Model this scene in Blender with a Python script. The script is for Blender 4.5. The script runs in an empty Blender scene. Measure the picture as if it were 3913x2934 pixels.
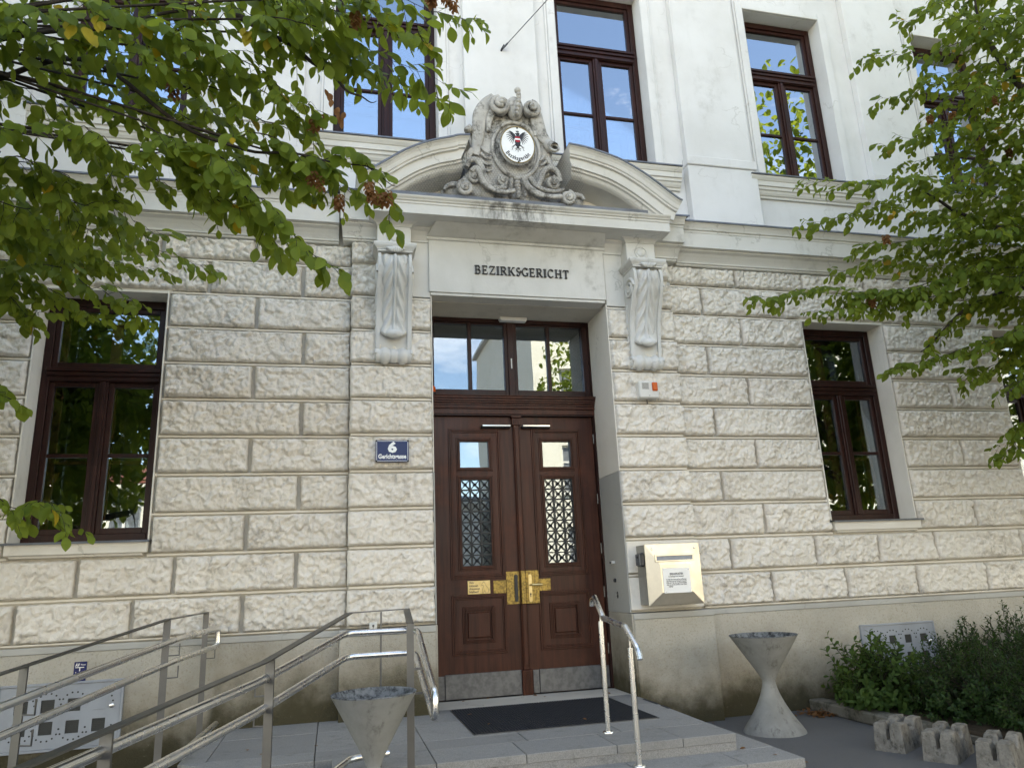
import bpy, bmesh, math, random
import numpy as np
from mathutils import Vector, Matrix, noise as mnoise

S = bpy.context.scene
COL = S.collection
R = math.radians
random.seed(7)

# ------------------------------------------------------------------ camera
cam_d = bpy.data.cameras.new("camera")
cam = bpy.data.objects.new("camera", cam_d)
COL.objects.link(cam)
right = Vector((0.97211681, -0.23056819, -0.04274604))
up = Vector((-0.0193831, -0.26067137, 0.96523299))
fwd = Vector((0.2336947, 0.93749066, 0.25787214))
M = Matrix((right, up, -fwd)).transposed().to_4x4()
M.translation = Vector((0.0, -7.273, 1.42))
cam.matrix_world = M
cam_d.sensor_width = 36.0
cam_d.lens = 36.0 * 0.7150364
cam_d.clip_start = 0.05
cam_d.clip_end = 600.0
S.camera = cam
CAMLOC = M.translation.copy()

# ------------------------------------------------------------------ world, sun, exposure
SUN_AZ, SUN_EL = R(28.0), R(47.0)      # azimuth from +Y towards +X: behind the courthouse
w = bpy.data.worlds.new("World")
S.world = w
w.use_nodes = True
nt = w.node_tree
nt.nodes.clear()
out = nt.nodes.new("ShaderNodeOutputWorld")
bg = nt.nodes.new("ShaderNodeBackground")
sky = nt.nodes.new("ShaderNodeTexSky")
sky.sky_type = 'NISHITA'
sky.sun_disc = False
sky.sun_elevation = SUN_EL
sky.sun_rotation = SUN_AZ
sky.air_density = 1.0
sky.dust_density = 0.15
sky.ozone_density = 2.2
tc = nt.nodes.new("ShaderNodeTexCoord")
mp = nt.nodes.new("ShaderNodeMapping")
mp.inputs['Scale'].default_value = (1.0, 1.0, 2.2)
nz = nt.nodes.new("ShaderNodeTexNoise")
nz.inputs['Scale'].default_value = 2.2
nz.inputs['Detail'].default_value = 7.0
nz.inputs['Roughness'].default_value = 0.62
rmp = nt.nodes.new("ShaderNodeValToRGB")
rmp.color_ramp.elements[0].position = 0.52
rmp.color_ramp.elements[0].color = (0, 0, 0, 1)
rmp.color_ramp.elements[1].position = 0.86
rmp.color_ramp.elements[1].color = (1, 1, 1, 1)
mixc = nt.nodes.new("ShaderNodeMix")
mixc.data_type = 'RGBA'
mixc.inputs['B'].default_value = (11.0, 11.0, 11.2, 1)
nt.links.new(tc.outputs['Generated'], mp.inputs['Vector'])
nt.links.new(mp.outputs['Vector'], nz.inputs['Vector'])
nt.links.new(nz.outputs['Fac'], rmp.inputs['Fac'])
nt.links.new(rmp.outputs['Color'], mixc.inputs['Factor'])
nt.links.new(sky.outputs['Color'], mixc.inputs['A'])
nt.links.new(mixc.outputs['Result'], bg.inputs['Color'])
bg.inputs['Strength'].default_value = 0.13
nt.links.new(bg.outputs['Background'], out.inputs['Surface'])

sun_d = bpy.data.lights.new("sun", 'SUN')
sun_d.energy = 4.2
sun_d.angle = R(0.55)
sun_d.color = (1.0, 0.95, 0.86)
sun = bpy.data.objects.new("sun", sun_d)
COL.objects.link(sun)
sdir = Vector((math.sin(SUN_AZ) * math.cos(SUN_EL), math.cos(SUN_AZ) * math.cos(SUN_EL), math.sin(SUN_EL)))
sun.rotation_euler = sdir.to_track_quat('Z', 'Y').to_euler()
sun.location = (20, 30, 40)

S.view_settings.view_transform = 'Standard'
S.view_settings.look = 'None'
S.view_settings.exposure = 2.32
S.view_settings.gamma = 1.0
S.view_settings.use_curve_mapping = False
S.view_settings.use_white_balance = True
S.view_settings.white_balance_temperature = 8000
S.view_settings.white_balance_tint = 10
S.render.engine = 'CYCLES'
S.cycles.use_denoising = True
S.cycles.max_bounces = 8
S.cycles.diffuse_bounces = 4
S.cycles.glossy_bounces = 4
S.cycles.transparent_max_bounces = 12
S.cycles.sample_clamp_indirect = 8.0

# ------------------------------------------------------------------ materials
def new_mat(name):
    m = bpy.data.materials.new(name)
    m.use_nodes = True
    m.node_tree.nodes.clear()
    o = m.node_tree.nodes.new("ShaderNodeOutputMaterial")
    return m, m.node_tree, o

def N(nt, t, **kw):
    n = nt.nodes.new(t)
    for k, v in kw.items():
        if k in n.inputs:
            n.inputs[k].default_value = v
        else:
            setattr(n, k, v)
    return n

def c4(c):
    return (c[0], c[1], c[2], 1.0)

def mixcol(nt, fac, a, b):
    m = nt.nodes.new("ShaderNodeMix")
    m.data_type = 'RGBA'
    for s, v in (('Factor', fac), ('A', a), ('B', b)):
        if isinstance(v, bpy.types.NodeSocket):
            nt.links.new(v, m.inputs[s])
        elif s == 'Factor':
            m.inputs[s].default_value = v
        else:
            m.inputs[s].default_value = c4(v)
    return m.outputs['Result']

def ramp(nt, src, p0, p1, v0=0.0, v1=1.0):
    r = nt.nodes.new("ShaderNodeMapRange")
    r.interpolation_type = 'SMOOTHSTEP'
    r.inputs['From Min'].default_value = p0
    r.inputs['From Max'].default_value = p1
    r.inputs['To Min'].default_value = v0
    r.inputs['To Max'].default_value = v1
    nt.links.new(src, r.inputs['Value'])
    return r.outputs['Result']

def pos(nt):
    return nt.nodes.new("ShaderNodeNewGeometry").outputs['Position']

def noise(nt, scale, detail=5.0, rough=0.55, vec=None, stretch=None):
    n = N(nt, "ShaderNodeTexNoise", Scale=scale, Detail=detail, Roughness=rough)
    v = vec if vec is not None else pos(nt)
    if stretch:
        m = nt.nodes.new("ShaderNodeMapping")
        m.inputs['Scale'].default_value = stretch
        nt.links.new(v, m.inputs['Vector'])
        v = m.outputs['Vector']
    nt.links.new(v, n.inputs['Vector'])
    return n.outputs['Fac']

def math_n(nt, op, a, b=None):
    n = nt.nodes.new("ShaderNodeMath")
    n.operation = op
    for i, v in enumerate((a, b)):
        if v is None:
            continue
        if isinstance(v, bpy.types.NodeSocket):
            nt.links.new(v, n.inputs[i])
        else:
            n.inputs[i].default_value = v
    return n.outputs[0]

def bump(nt, h, strength, dist):
    b = N(nt, "ShaderNodeBump", Strength=strength, Distance=dist)
    nt.links.new(h, b.inputs['Height'])
    return b.outputs['Normal']

def finish(nt, o, col, rough, metal=0.0, normal=None, spec=0.5):
    p = N(nt, "ShaderNodeBsdfPrincipled", Metallic=metal)
    p.inputs['Specular IOR Level'].default_value = spec
    for s, v in (('Base Color', col), ('Roughness', rough)):
        if isinstance(v, bpy.types.NodeSocket):
            nt.links.new(v, p.inputs[s])
        else:
            p.inputs[s].default_value = c4(v) if s == 'Base Color' else v
    if normal is not None:
        nt.links.new(normal, p.inputs['Normal'])
    nt.links.new(p.outputs['BSDF'], o.inputs['Surface'])
    return p

def mat_plaster(name, c1, c2, stain, stain_amt=0.5, fine=60.0, bs=0.25, streak=True, bdist=0.004, soot=False):
    m, nt, o = new_mat(name)
    a = noise(nt, 1.3, 6, 0.6)
    col = mixcol(nt, ramp(nt, a, 0.35, 0.7), c1, c2)
    s1 = noise(nt, 2.1, 8, 0.68, stretch=(1.0, 1.0, 0.35) if streak else None)
    s2 = noise(nt, 9.0, 6, 0.65)
    f = math_n(nt, 'MULTIPLY', ramp(nt, s1, 0.52, 0.74), ramp(nt, s2, 0.35, 0.75))
    f = math_n(nt, 'MULTIPLY', f, stain_amt)
    col = mixcol(nt, f, col, stain)
    # drip marks and hairline cracks
    dr = noise(nt, 5.0, 6, 0.65, stretch=(1.0, 1.0, 0.06))
    f3 = math_n(nt, 'MULTIPLY', ramp(nt, dr, 0.58, 0.76), ramp(nt, noise(nt, 0.9, 4, 0.6), 0.45, 0.65))
    col = mixcol(nt, math_n(nt, 'MULTIPLY', f3, stain_amt * 0.55), col, stain)
    vo = N(nt, "ShaderNodeTexVoronoi", Scale=0.9, feature='DISTANCE_TO_EDGE')
    wv = nt.nodes.new("ShaderNodeVectorMath"); wv.operation = 'ADD'
    nq = N(nt, "ShaderNodeTexNoise", Scale=2.5, Detail=6.0)
    nt.links.new(pos(nt), nq.inputs['Vector']); nt.links.new(pos(nt), wv.inputs[0]); nt.links.new(nq.outputs['Color'], wv.inputs[1])
    nt.links.new(wv.outputs[0], vo.inputs['Vector'])
    cr = math_n(nt, 'MULTIPLY', ramp(nt, vo.outputs['Distance'], 0.0, 0.012, 1.0, 0.0), ramp(nt, noise(nt, 1.7, 3, 0.5), 0.5, 0.62))
    col = mixcol(nt, math_n(nt, 'MULTIPLY', cr, 0.45), col, stain)
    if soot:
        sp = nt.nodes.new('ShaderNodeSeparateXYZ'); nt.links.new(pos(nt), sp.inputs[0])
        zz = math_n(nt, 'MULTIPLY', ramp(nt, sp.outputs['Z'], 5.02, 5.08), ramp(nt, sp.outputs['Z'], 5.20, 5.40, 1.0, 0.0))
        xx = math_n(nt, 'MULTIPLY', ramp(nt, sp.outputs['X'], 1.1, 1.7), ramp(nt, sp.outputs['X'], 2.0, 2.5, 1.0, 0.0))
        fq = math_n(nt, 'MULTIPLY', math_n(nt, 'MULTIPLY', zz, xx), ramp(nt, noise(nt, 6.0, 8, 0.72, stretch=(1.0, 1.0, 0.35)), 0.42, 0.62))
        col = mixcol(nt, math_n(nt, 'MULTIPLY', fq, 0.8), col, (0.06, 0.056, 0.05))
    b = noise(nt, fine, 5, 0.6)
    finish(nt, o, col, 0.88, normal=bump(nt, b, bs, bdist), spec=0.25)
    return m

def mat_simple(name, c1, c2, rough=0.6, metal=0.0, scale=8.0, bscale=None, bs=0.2, bdist=0.002, spec=0.5, lo=0.35, hi=0.68):
    m, nt, o = new_mat(name)
    a = noise(nt, scale, 6, 0.62)
    col = mixcol(nt, ramp(nt, a, lo, hi), c1, c2)
    nrm = None
    if bscale:
        nrm = bump(nt, noise(nt, bscale, 5, 0.6), bs, bdist)
    finish(nt, o, col, rough, metal, nrm, spec)
    return m

MAT = {}
MAT['white_plaster'] = mat_plaster('white_plaster', (0.675, 0.673, 0.665), (0.605, 0.60, 0.585), (0.40, 0.39, 0.365), 0.75)
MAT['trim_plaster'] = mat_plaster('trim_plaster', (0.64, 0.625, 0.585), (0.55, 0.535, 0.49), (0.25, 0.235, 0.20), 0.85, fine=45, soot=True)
MAT['cream_plaster'] = mat_plaster('cream_plaster', (0.78, 0.735, 0.655), (0.70, 0.655, 0.575), (0.38, 0.345, 0.285), 0.6)
MAT['jamb_paint'] = mat_plaster('jamb_paint', (0.40, 0.395, 0.365), (0.36, 0.355, 0.33), (0.25, 0.24, 0.22), 0.4, fine=35)
MAT['console_plaster'] = mat_plaster('console_plaster', (0.66, 0.65, 0.615), (0.57, 0.56, 0.525), (0.26, 0.245, 0.215), 0.9, fine=40)

def mat_stone_block():
    m, nt, o = new_mat('bossed_stone')
    oi = nt.nodes.new("ShaderNodeObjectInfo")
    a = noise(nt, 2.0, 6, 0.6)
    col = mixcol(nt, ramp(nt, a, 0.3, 0.7), (0.83, 0.775, 0.69), (0.75, 0.695, 0.61))
    col = mixcol(nt, math_n(nt, 'MULTIPLY', oi.outputs['Random'], 0.30), col, (0.68, 0.63, 0.55))
    s1 = noise(nt, 1.1, 8, 0.7)
    s2 = noise(nt, 14.0, 8, 0.7)
    f = math_n(nt, 'MULTIPLY', ramp(nt, s1, 0.5, 0.70), ramp(nt, s2, 0.42, 0.62))
    col = mixcol(nt, math_n(nt, 'MULTIPLY', f, 0.75), col, (0.30, 0.255, 0.20))
    st = noise(nt, 7.0, 7, 0.7, stretch=(1.0, 1.0, 0.10))
    f2 = math_n(nt, 'MULTIPLY', ramp(nt, st, 0.54, 0.74), ramp(nt, noise(nt, 0.8, 4, 0.6), 0.42, 0.62))
    col = mixcol(nt, math_n(nt, 'MULTIPLY', f2, 0.55), col, (0.36, 0.315, 0.25))
    # sooty patches round the scroll brackets and under the cornice
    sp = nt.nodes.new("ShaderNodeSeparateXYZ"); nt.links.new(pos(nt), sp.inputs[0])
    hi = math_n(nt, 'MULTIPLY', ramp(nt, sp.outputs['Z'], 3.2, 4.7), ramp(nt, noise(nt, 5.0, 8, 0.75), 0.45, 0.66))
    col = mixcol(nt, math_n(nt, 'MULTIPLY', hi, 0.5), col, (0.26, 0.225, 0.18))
    b1 = noise(nt, 38.0, 6, 0.62)
    n1 = bump(nt, b1, 0.9, 0.016)
    finish(nt, o, col, 0.9, normal=n1, spec=0.2)
    return m
MAT['bossed_stone'] = mat_stone_block()
MAT['groove'] = mat_plaster('groove_plaster', (0.58, 0.54, 0.465), (0.49, 0.45, 0.385), (0.20, 0.175, 0.14), 0.75)

def mat_plinth():
    m, nt, o = new_mat('plinth_roughcast')
    a = noise(nt, 1.6, 6, 0.6)
    col = mixcol(nt, ramp(nt, a, 0.35, 0.7), (0.50, 0.465, 0.395), (0.42, 0.388, 0.325))
    grain = noise(nt, 55.0, 5, 0.65)
    col = mixcol(nt, ramp(nt, grain, 0.5, 0.72), col, (0.36, 0.32, 0.255))
    sx = nt.nodes.new("ShaderNodeSeparateXYZ")
    nt.links.new(pos(nt), sx.inputs[0])
    big = noise(nt, 1.4, 6, 0.65)
    # rising damp: higher where the wall stands on the landing
    on_l = math_n(nt, 'MULTIPLY', ramp(nt, sx.outputs['X'], -1.05, -0.95), ramp(nt, sx.outputs['X'], 2.88, 2.95, 1.0, 0.0))
    zrel = math_n(nt, 'SUBTRACT', sx.outputs['Z'], math_n(nt, 'MULTIPLY', on_l, 0.24))
    lim = math_n(nt, 'SUBTRACT', zrel, math_n(nt, 'MULTIPLY', math_n(nt, 'SUBTRACT', big, 0.46), 1.0))
    moss = ramp(nt, lim, 0.10, 0.50, 1.0, 0.0)
    mott = ramp(nt, noise(nt, 26.0, 7, 0.75), 0.10, 0.42)
    moss = math_n(nt, 'MULTIPLY', moss, mott)
    grime = ramp(nt, lim, 0.30, 0.90, 0.6, 0.0)
    col = mixcol(nt, grime, col, (0.20, 0.165, 0.11))
    col = mixcol(nt, math_n(nt, 'MULTIPLY', moss, 0.93), col, (0.046, 0.039, 0.018))
    h = noise(nt, 75.0, 6, 0.7)
    finish(nt, o, col, 0.95, normal=bump(nt, h, 0.8, 0.012), spec=0.15)
    return m
MAT['plinth'] = mat_plinth()
MAT['plinth_cap'] = mat_plaster('plinth_cap', (0.44, 0.43, 0.395), (0.38, 0.365, 0.33), (0.24, 0.225, 0.19), 0.7)

def mat_wood(name, c1, c2, worn, rough=0.42, vertical=True):
    m, nt, o = new_mat(name)
    st = (26.0, 26.0, 1.6) if vertical else (1.6, 26.0, 26.0)
    g = noise(nt, 1.0, 7, 0.62, stretch=st)
    col = mixcol(nt, ramp(nt, g, 0.3, 0.72), c1, c2)
    wv = noise(nt, 2.4, 7, 0.66)
    col = mixcol(nt, math_n(nt, 'MULTIPLY', ramp(nt, wv, 0.5, 0.78), 0.65), col, worn)
    g2 = noise(nt, 3.0, 6, 0.6, stretch=st)
    finish(nt, o, col, ramp(nt, wv, 0.3, 0.8, rough - 0.06, rough + 0.2), normal=bump(nt, g2, 0.18, 0.002), spec=0.25)
    return m
MAT['door_wood'] = mat_wood('door_wood', (0.078, 0.025, 0.0135), (0.037, 0.0125, 0.0072), (0.132, 0.043, 0.021), 0.36)
MAT['frame_wood'] = mat_wood('frame_wood', (0.034, 0.011, 0.0085), (0.019, 0.0075, 0.006), (0.058, 0.019, 0.013), 0.34)
MAT['inner_wood'] = mat_wood('inner_wood', (0.20, 0.085, 0.028), (0.14, 0.055, 0.02), (0.26, 0.12, 0.045), 0.5)

def mat_glass(name, refl, tint=(0.86, 0.9, 0.9)):
    m, nt, o = new_mat(name)
    tr = N(nt, "ShaderNodeBsdfTransparent", Color=c4(tint))
    gl = N(nt, "ShaderNodeBsdfGlossy", Roughness=0.0, Color=(0.84, 0.92, 1.0, 1))
    wob = N(nt, "ShaderNodeTexNoise", Scale=1.6, Detail=1.0)
    nt.links.new(pos(nt), wob.inputs['Vector'])
    nb = bump(nt, wob.outputs['Fac'], 0.05, 0.02)
    nt.links.new(nb, gl.inputs['Normal'])
    lw = N(nt, "ShaderNodeFresnel", IOR=1.52)
    f = math_n(nt, 'ADD', math_n(nt, 'MULTIPLY', lw.outputs[0], 0.8), refl)
    mx = nt.nodes.new("ShaderNodeMixShader")
    nt.links.new(f, mx.inputs[0])
    nt.links.new(tr.outputs[0], mx.inputs[1])
    nt.links.new(gl.outputs[0], mx.inputs[2])
    nt.links.new(mx.outputs[0], o.inputs['Surface'])
    return m
MAT['glass'] = mat_glass('window_glass', 0.43)
MAT['glass_low'] = mat_glass('ground_floor_glass', 0.15)
MAT['glass_door'] = mat_glass('door_glass', 0.15)
MAT['glass_inner'] = mat_glass('inner_glass', 0.10)

def mat_steel(name, c=(0.86, 0.845, 0.82), rough=0.25):
    m, nt, o = new_mat(name)
    g = noise(nt, 5.0, 4, 0.6)
    col = mixcol(nt, ramp(nt, g, 0.35, 0.7), c, tuple(x * 0.86 for x in c))
    finish(nt, o, col, ramp(nt, g, 0.3, 0.7, rough - 0.03, rough + 0.06), 1.0)
    return m
MAT['steel'] = mat_steel('brushed_steel')
MAT['steel_flat'] = mat_steel('flat_bar_steel', (0.17, 0.165, 0.155), 0.42)
MAT['box_steel'] = mat_steel('mailbox_steel', (0.64, 0.605, 0.53), 0.30)
MAT['box_side'] = mat_simple('mailbox_side', (0.36, 0.345, 0.31), (0.30, 0.29, 0.265), 0.45, 0.6, 5)
MAT['brass'] = mat_simple('worn_brass', (0.36, 0.25, 0.075), (0.17, 0.118, 0.045), 0.34, 0.9, 48, 60, 0.25, 0.002, 0.5, 0.4, 0.6)
MAT['brass_clean'] = mat_simple('polished_brass', (0.70, 0.55, 0.28), (0.55, 0.41, 0.18), 0.28, 0.85, 12)
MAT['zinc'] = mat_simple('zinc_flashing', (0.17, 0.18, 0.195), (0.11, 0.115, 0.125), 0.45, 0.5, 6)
MAT['black_metal'] = mat_simple('black_iron', (0.012, 0.013, 0.014), (0.02, 0.02, 0.021), 0.45, 0.0, 20)
MAT['kick_metal'] = mat_simple('scuffed_kick_metal', (0.17, 0.167, 0.163), (0.11, 0.108, 0.105), 0.5, 0.45, 18, 60, 0.2, 0.001)
MAT['black_plastic'] = mat_simple('black_plastic', (0.012, 0.014, 0.018), (0.02, 0.022, 0.027), 0.4, 0.0, 20)
MAT['rubber'] = mat_simple('rubber', (0.012, 0.013, 0.016), (0.02, 0.021, 0.025), 0.75, 0.0, 30)
MAT['white_plastic'] = mat_simple('white_plastic', (0.66, 0.65, 0.61), (0.60, 0.59, 0.55), 0.45, 0.0, 12)
MAT['orange_plastic'] = mat_simple('orange_plastic', (0.62, 0.10, 0.012), (0.5, 0.07, 0.01), 0.25, 0.0, 12)
MAT['chrome'] = mat_simple('chrome', (0.8, 0.8, 0.8), (0.72, 0.72, 0.72), 0.12, 1.0, 6)
MAT['blue_enamel'] = mat_simple('blue_enamel', (0.008, 0.015, 0.085), (0.009, 0.017, 0.098), 0.22, 0.0, 6, None, .2, .002, 0.3)
MAT['white_enamel'] = mat_simple('white_enamel', (0.82, 0.82, 0.80), (0.76, 0.76, 0.74), 0.2, 0.0, 6)
MAT['ink'] = mat_simple('black_ink', (0.014, 0.014, 0.016), (0.02, 0.02, 0.021), 0.5, 0.0, 20)
MAT['red_enamel'] = mat_simple('red_enamel', (0.45, 0.02, 0.025), (0.40, 0.018, 0.022), 0.25, 0.0, 6)
MAT['letter_metal'] = mat_simple('letter_metal', (0.035, 0.034, 0.032), (0.05, 0.047, 0.043), 0.55, 0.3, 14)
MAT['grey_paint'] = mat_simple('grey_cabinet_paint', (0.30, 0.32, 0.345), (0.255, 0.27, 0.29), 0.5, 0.0, 4, 40, 0.1, 0.001)
MAT['mesh_dark'] = mat_simple('dark_mesh', (0.028, 0.029, 0.026), (0.05, 0.05, 0.045), 0.7, 0.0, 300)
MAT['room'] = mat_simple('room_paint', (0.34, 0.31, 0.26), (0.30, 0.27, 0.23), 0.9, 0.0, 1)
MAT['room_floor'] = mat_simple('room_floor', (0.11, 0.075, 0.045), (0.09, 0.06, 0.035), 0.6, 0.0, 3)
MAT['curtain'] = mat_simple('curtain', (0.55, 0.52, 0.46), (0.47, 0.44, 0.39), 0.95, 0.0, 3)

def mat_granite(name, base, dark, light, stain=0.3):
    m, nt, o = new_mat(name)
    v = N(nt, "ShaderNodeTexVoronoi", Scale=170.0)
    nt.links.new(pos(nt), v.inputs['Vector'])
    g = noise(nt, 130.0, 4, 0.7)
    col = mixcol(nt, ramp(nt, g, 0.38, 0.62), dark, light)
    col = mixcol(nt, 0.55, col, base)
    oi = nt.nodes.new("ShaderNodeObjectInfo")
    col = mixcol(nt, math_n(nt, 'MULTIPLY', oi.outputs['Random'], 0.35), col, dark)
    s = noise(nt, 3.2, 8, 0.7)
    s2 = noise(nt, 16.0, 7, 0.7)
    f = math_n(nt, 'MULTIPLY', ramp(nt, s, 0.46, 0.72), ramp(nt, s2, 0.4, 0.7))
    col = mixcol(nt, math_n(nt, 'MULTIPLY', f, stain), col, (0.055, 0.052, 0.045))
    finish(nt, o, col, 0.72, normal=bump(nt, g, 0.3, 0.002), spec=0.35)
    return m
MAT['granite'] = mat_granite('granite_paving', (0.265, 0.255, 0.236), (0.165, 0.158, 0.147), (0.37, 0.356, 0.33), 0.6)
MAT['granite_riser'] = mat_granite('granite_step', (0.275, 0.265, 0.247), (0.14, 0.134, 0.124), (0.41, 0.395, 0.37), 1.0)
MAT['asphalt'] = mat_granite('asphalt', (0.115, 0.113, 0.110), (0.080, 0.079, 0.077), (0.165, 0.163, 0.16), 0.4)
MAT['road'] = mat_granite('road_asphalt', (0.12, 0.118, 0.114), (0.085, 0.084, 0.082), (0.16, 0.158, 0.155), 0.3)

def mat_concrete(name, c1, c2, dark, amt, scale=5.0, streak=(1, 1, 0.3), bs=0.5, bd=0.006, lo=0.5):
    m, nt, o = new_mat(name)
    a = noise(nt, scale, 7, 0.65)
    col = mixcol(nt, ramp(nt, a, 0.35, 0.68), c1, c2)
    s = noise(nt, scale * 1.1, 9, 0.72, stretch=streak)
    s2 = noise(nt, 24.0, 7, 0.72)
    f = math_n(nt, 'MULTIPLY', ramp(nt, s, lo, lo + 0.17), ramp(nt, s2, 0.35, 0.6))
    col = mixcol(nt, math_n(nt, 'MULTIPLY', f, amt), col, dark)
    h = noise(nt, 45.0, 7, 0.7)
    finish(nt, o, col, 0.9, normal=bump(nt, h, bs, bd), spec=0.2)
    return m
MAT['fibre_cement'] = mat_concrete('fibre_cement', (0.275, 0.268, 0.243), (0.22, 0.213, 0.19), (0.06, 0.052, 0.038), 0.6, 4.5, (2.6, 2.6, 0.14), 0.3, 0.004, 0.50)
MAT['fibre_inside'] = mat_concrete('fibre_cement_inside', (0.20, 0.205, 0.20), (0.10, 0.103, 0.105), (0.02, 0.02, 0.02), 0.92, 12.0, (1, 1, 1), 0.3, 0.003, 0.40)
MAT['rough_concrete'] = mat_concrete('rough_concrete', (0.265, 0.245, 0.21), (0.175, 0.16, 0.135), (0.05, 0.044, 0.034), 0.8, 14.0, (1, 1, 0.8), 1.0, 0.02, 0.47)
MAT['old_stone'] = mat_concrete('weathered_stone', (0.50, 0.478, 0.435), (0.36, 0.342, 0.31), (0.07, 0.066, 0.058), 0.92, 5.5, (1, 1, 0.6), 0.7, 0.01, 0.44)
MAT['curb_stone'] = mat_concrete('mossy_curb', (0.17, 0.155, 0.125), (0.12, 0.11, 0.085), (0.035, 0.035, 0.02), 0.8, 6.0, (1, 1, 1), 0.6, 0.008, 0.45)
MAT['soil'] = mat_concrete('soil', (0.07, 0.05, 0.032), (0.045, 0.034, 0.022), (0.02, 0.018, 0.012), 0.8, 9.0, (1, 1, 1), 1.0, 0.02, 0.45)
MAT['bark'] = mat_concrete('bark', (0.055, 0.045, 0.036), (0.03, 0.025, 0.02), (0.012, 0.011, 0.01), 0.7, 12.0, (1, 1, 0.3), 1.0, 0.01, 0.45)
MAT['pale_facade'] = mat_plaster('pale_facade', (0.72, 0.69, 0.60), (0.66, 0.63, 0.54), (0.45, 0.42, 0.36), 0.4)
MAT['grey_facade'] = mat_plaster('grey_facade', (0.60, 0.60, 0.57), (0.55, 0.55, 0.52), (0.40, 0.40, 0.38), 0.4)
MAT['roof_tile'] = mat_simple('roof_tile', (0.22, 0.07, 0.045), (0.15, 0.05, 0.035), 0.8, 0.0, 3)
MAT['net_wire'] = mat_simple('net_wire', (0.10, 0.095, 0.085), (0.14, 0.13, 0.12), 0.6, 0.3, 30)
MAT['dry_leaf'] = mat_simple('dry_leaf', (0.28, 0.13, 0.055), (0.16, 0.075, 0.032), 0.7, 0.0, 30)

def mat_leaf(name, dark, light, tl, yellow=None, rough=0.55):
    m, nt, o = new_mat(name)
    g = nt.nodes.new("ShaderNodeNewGeometry")
    oi = nt.nodes.new("ShaderNodeObjectInfo")
    rnd = math_n(nt, 'FRACT', math_n(nt, 'ADD', g.outputs['Random Per Island'], oi.outputs['Random']))
    col = mixcol(nt, rnd, dark, light)
    if yellow:
        col = mixcol(nt, ramp(nt, rnd, 0.986, 0.996), col, yellow)
    mot = noise(nt, 16.0, 4, 0.6)
    col = mixcol(nt, math_n(nt, 'MULTIPLY', ramp(nt, mot, 0.45, 0.75), 0.35), col, dark)
    p = N(nt, "ShaderNodeBsdfPrincipled", Roughness=rough)
    p.inputs['Specular IOR Level'].default_value = 0.2
    nt.links.new(col, p.inputs['Base Color'])
    t = N(nt, "ShaderNodeBsdfTranslucent", Color=c4(tl))
    if yellow:
        tcol = mixcol(nt, ramp(nt, rnd, 0.986, 0.996), tl, yellow)
        nt.links.new(tcol, t.inputs['Color'])
    mx = nt.nodes.new("ShaderNodeMixShader")
    mx.inputs[0].default_value = 0.50
    nt.links.new(p.outputs[0], mx.inputs[1])
    nt.links.new(t.outputs[0], mx.inputs[2])
    nt.links.new(mx.outputs[0], o.inputs['Surface'])
    return m
MAT['leaf'] = mat_leaf('hornbeam_leaf', (0.068, 0.115, 0.014), (0.175, 0.235, 0.032), (0.32, 0.38, 0.045), (0.42, 0.30, 0.02))
MAT['leaf_right'] = mat_leaf('tree_leaf', (0.056, 0.098, 0.014), (0.145, 0.200, 0.030), (0.27, 0.33, 0.035), (0.40, 0.26, 0.03))
MAT['leaf_yellow'] = mat_leaf('yellow_leaf', (0.40, 0.32, 0.035), (0.50, 0.42, 0.06), (0.5, 0.40, 0.05))
MAT['leaf_brown'] = mat_leaf('brown_leaf', (0.18, 0.085, 0.035), (0.32, 0.16, 0.07), (0.30, 0.14, 0.05))
MAT['leaf_shrub'] = mat_leaf('shrub_leaf', (0.018, 0.042, 0.012), (0.042, 0.082, 0.022), (0.06, 0.11, 0.02), None, 0.35)
MAT['leaf_shrub_bright'] = mat_leaf('bright_shrub_leaf', (0.036, 0.074, 0.018), (0.075, 0.130, 0.030), (0.11, 0.17, 0.03))

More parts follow.
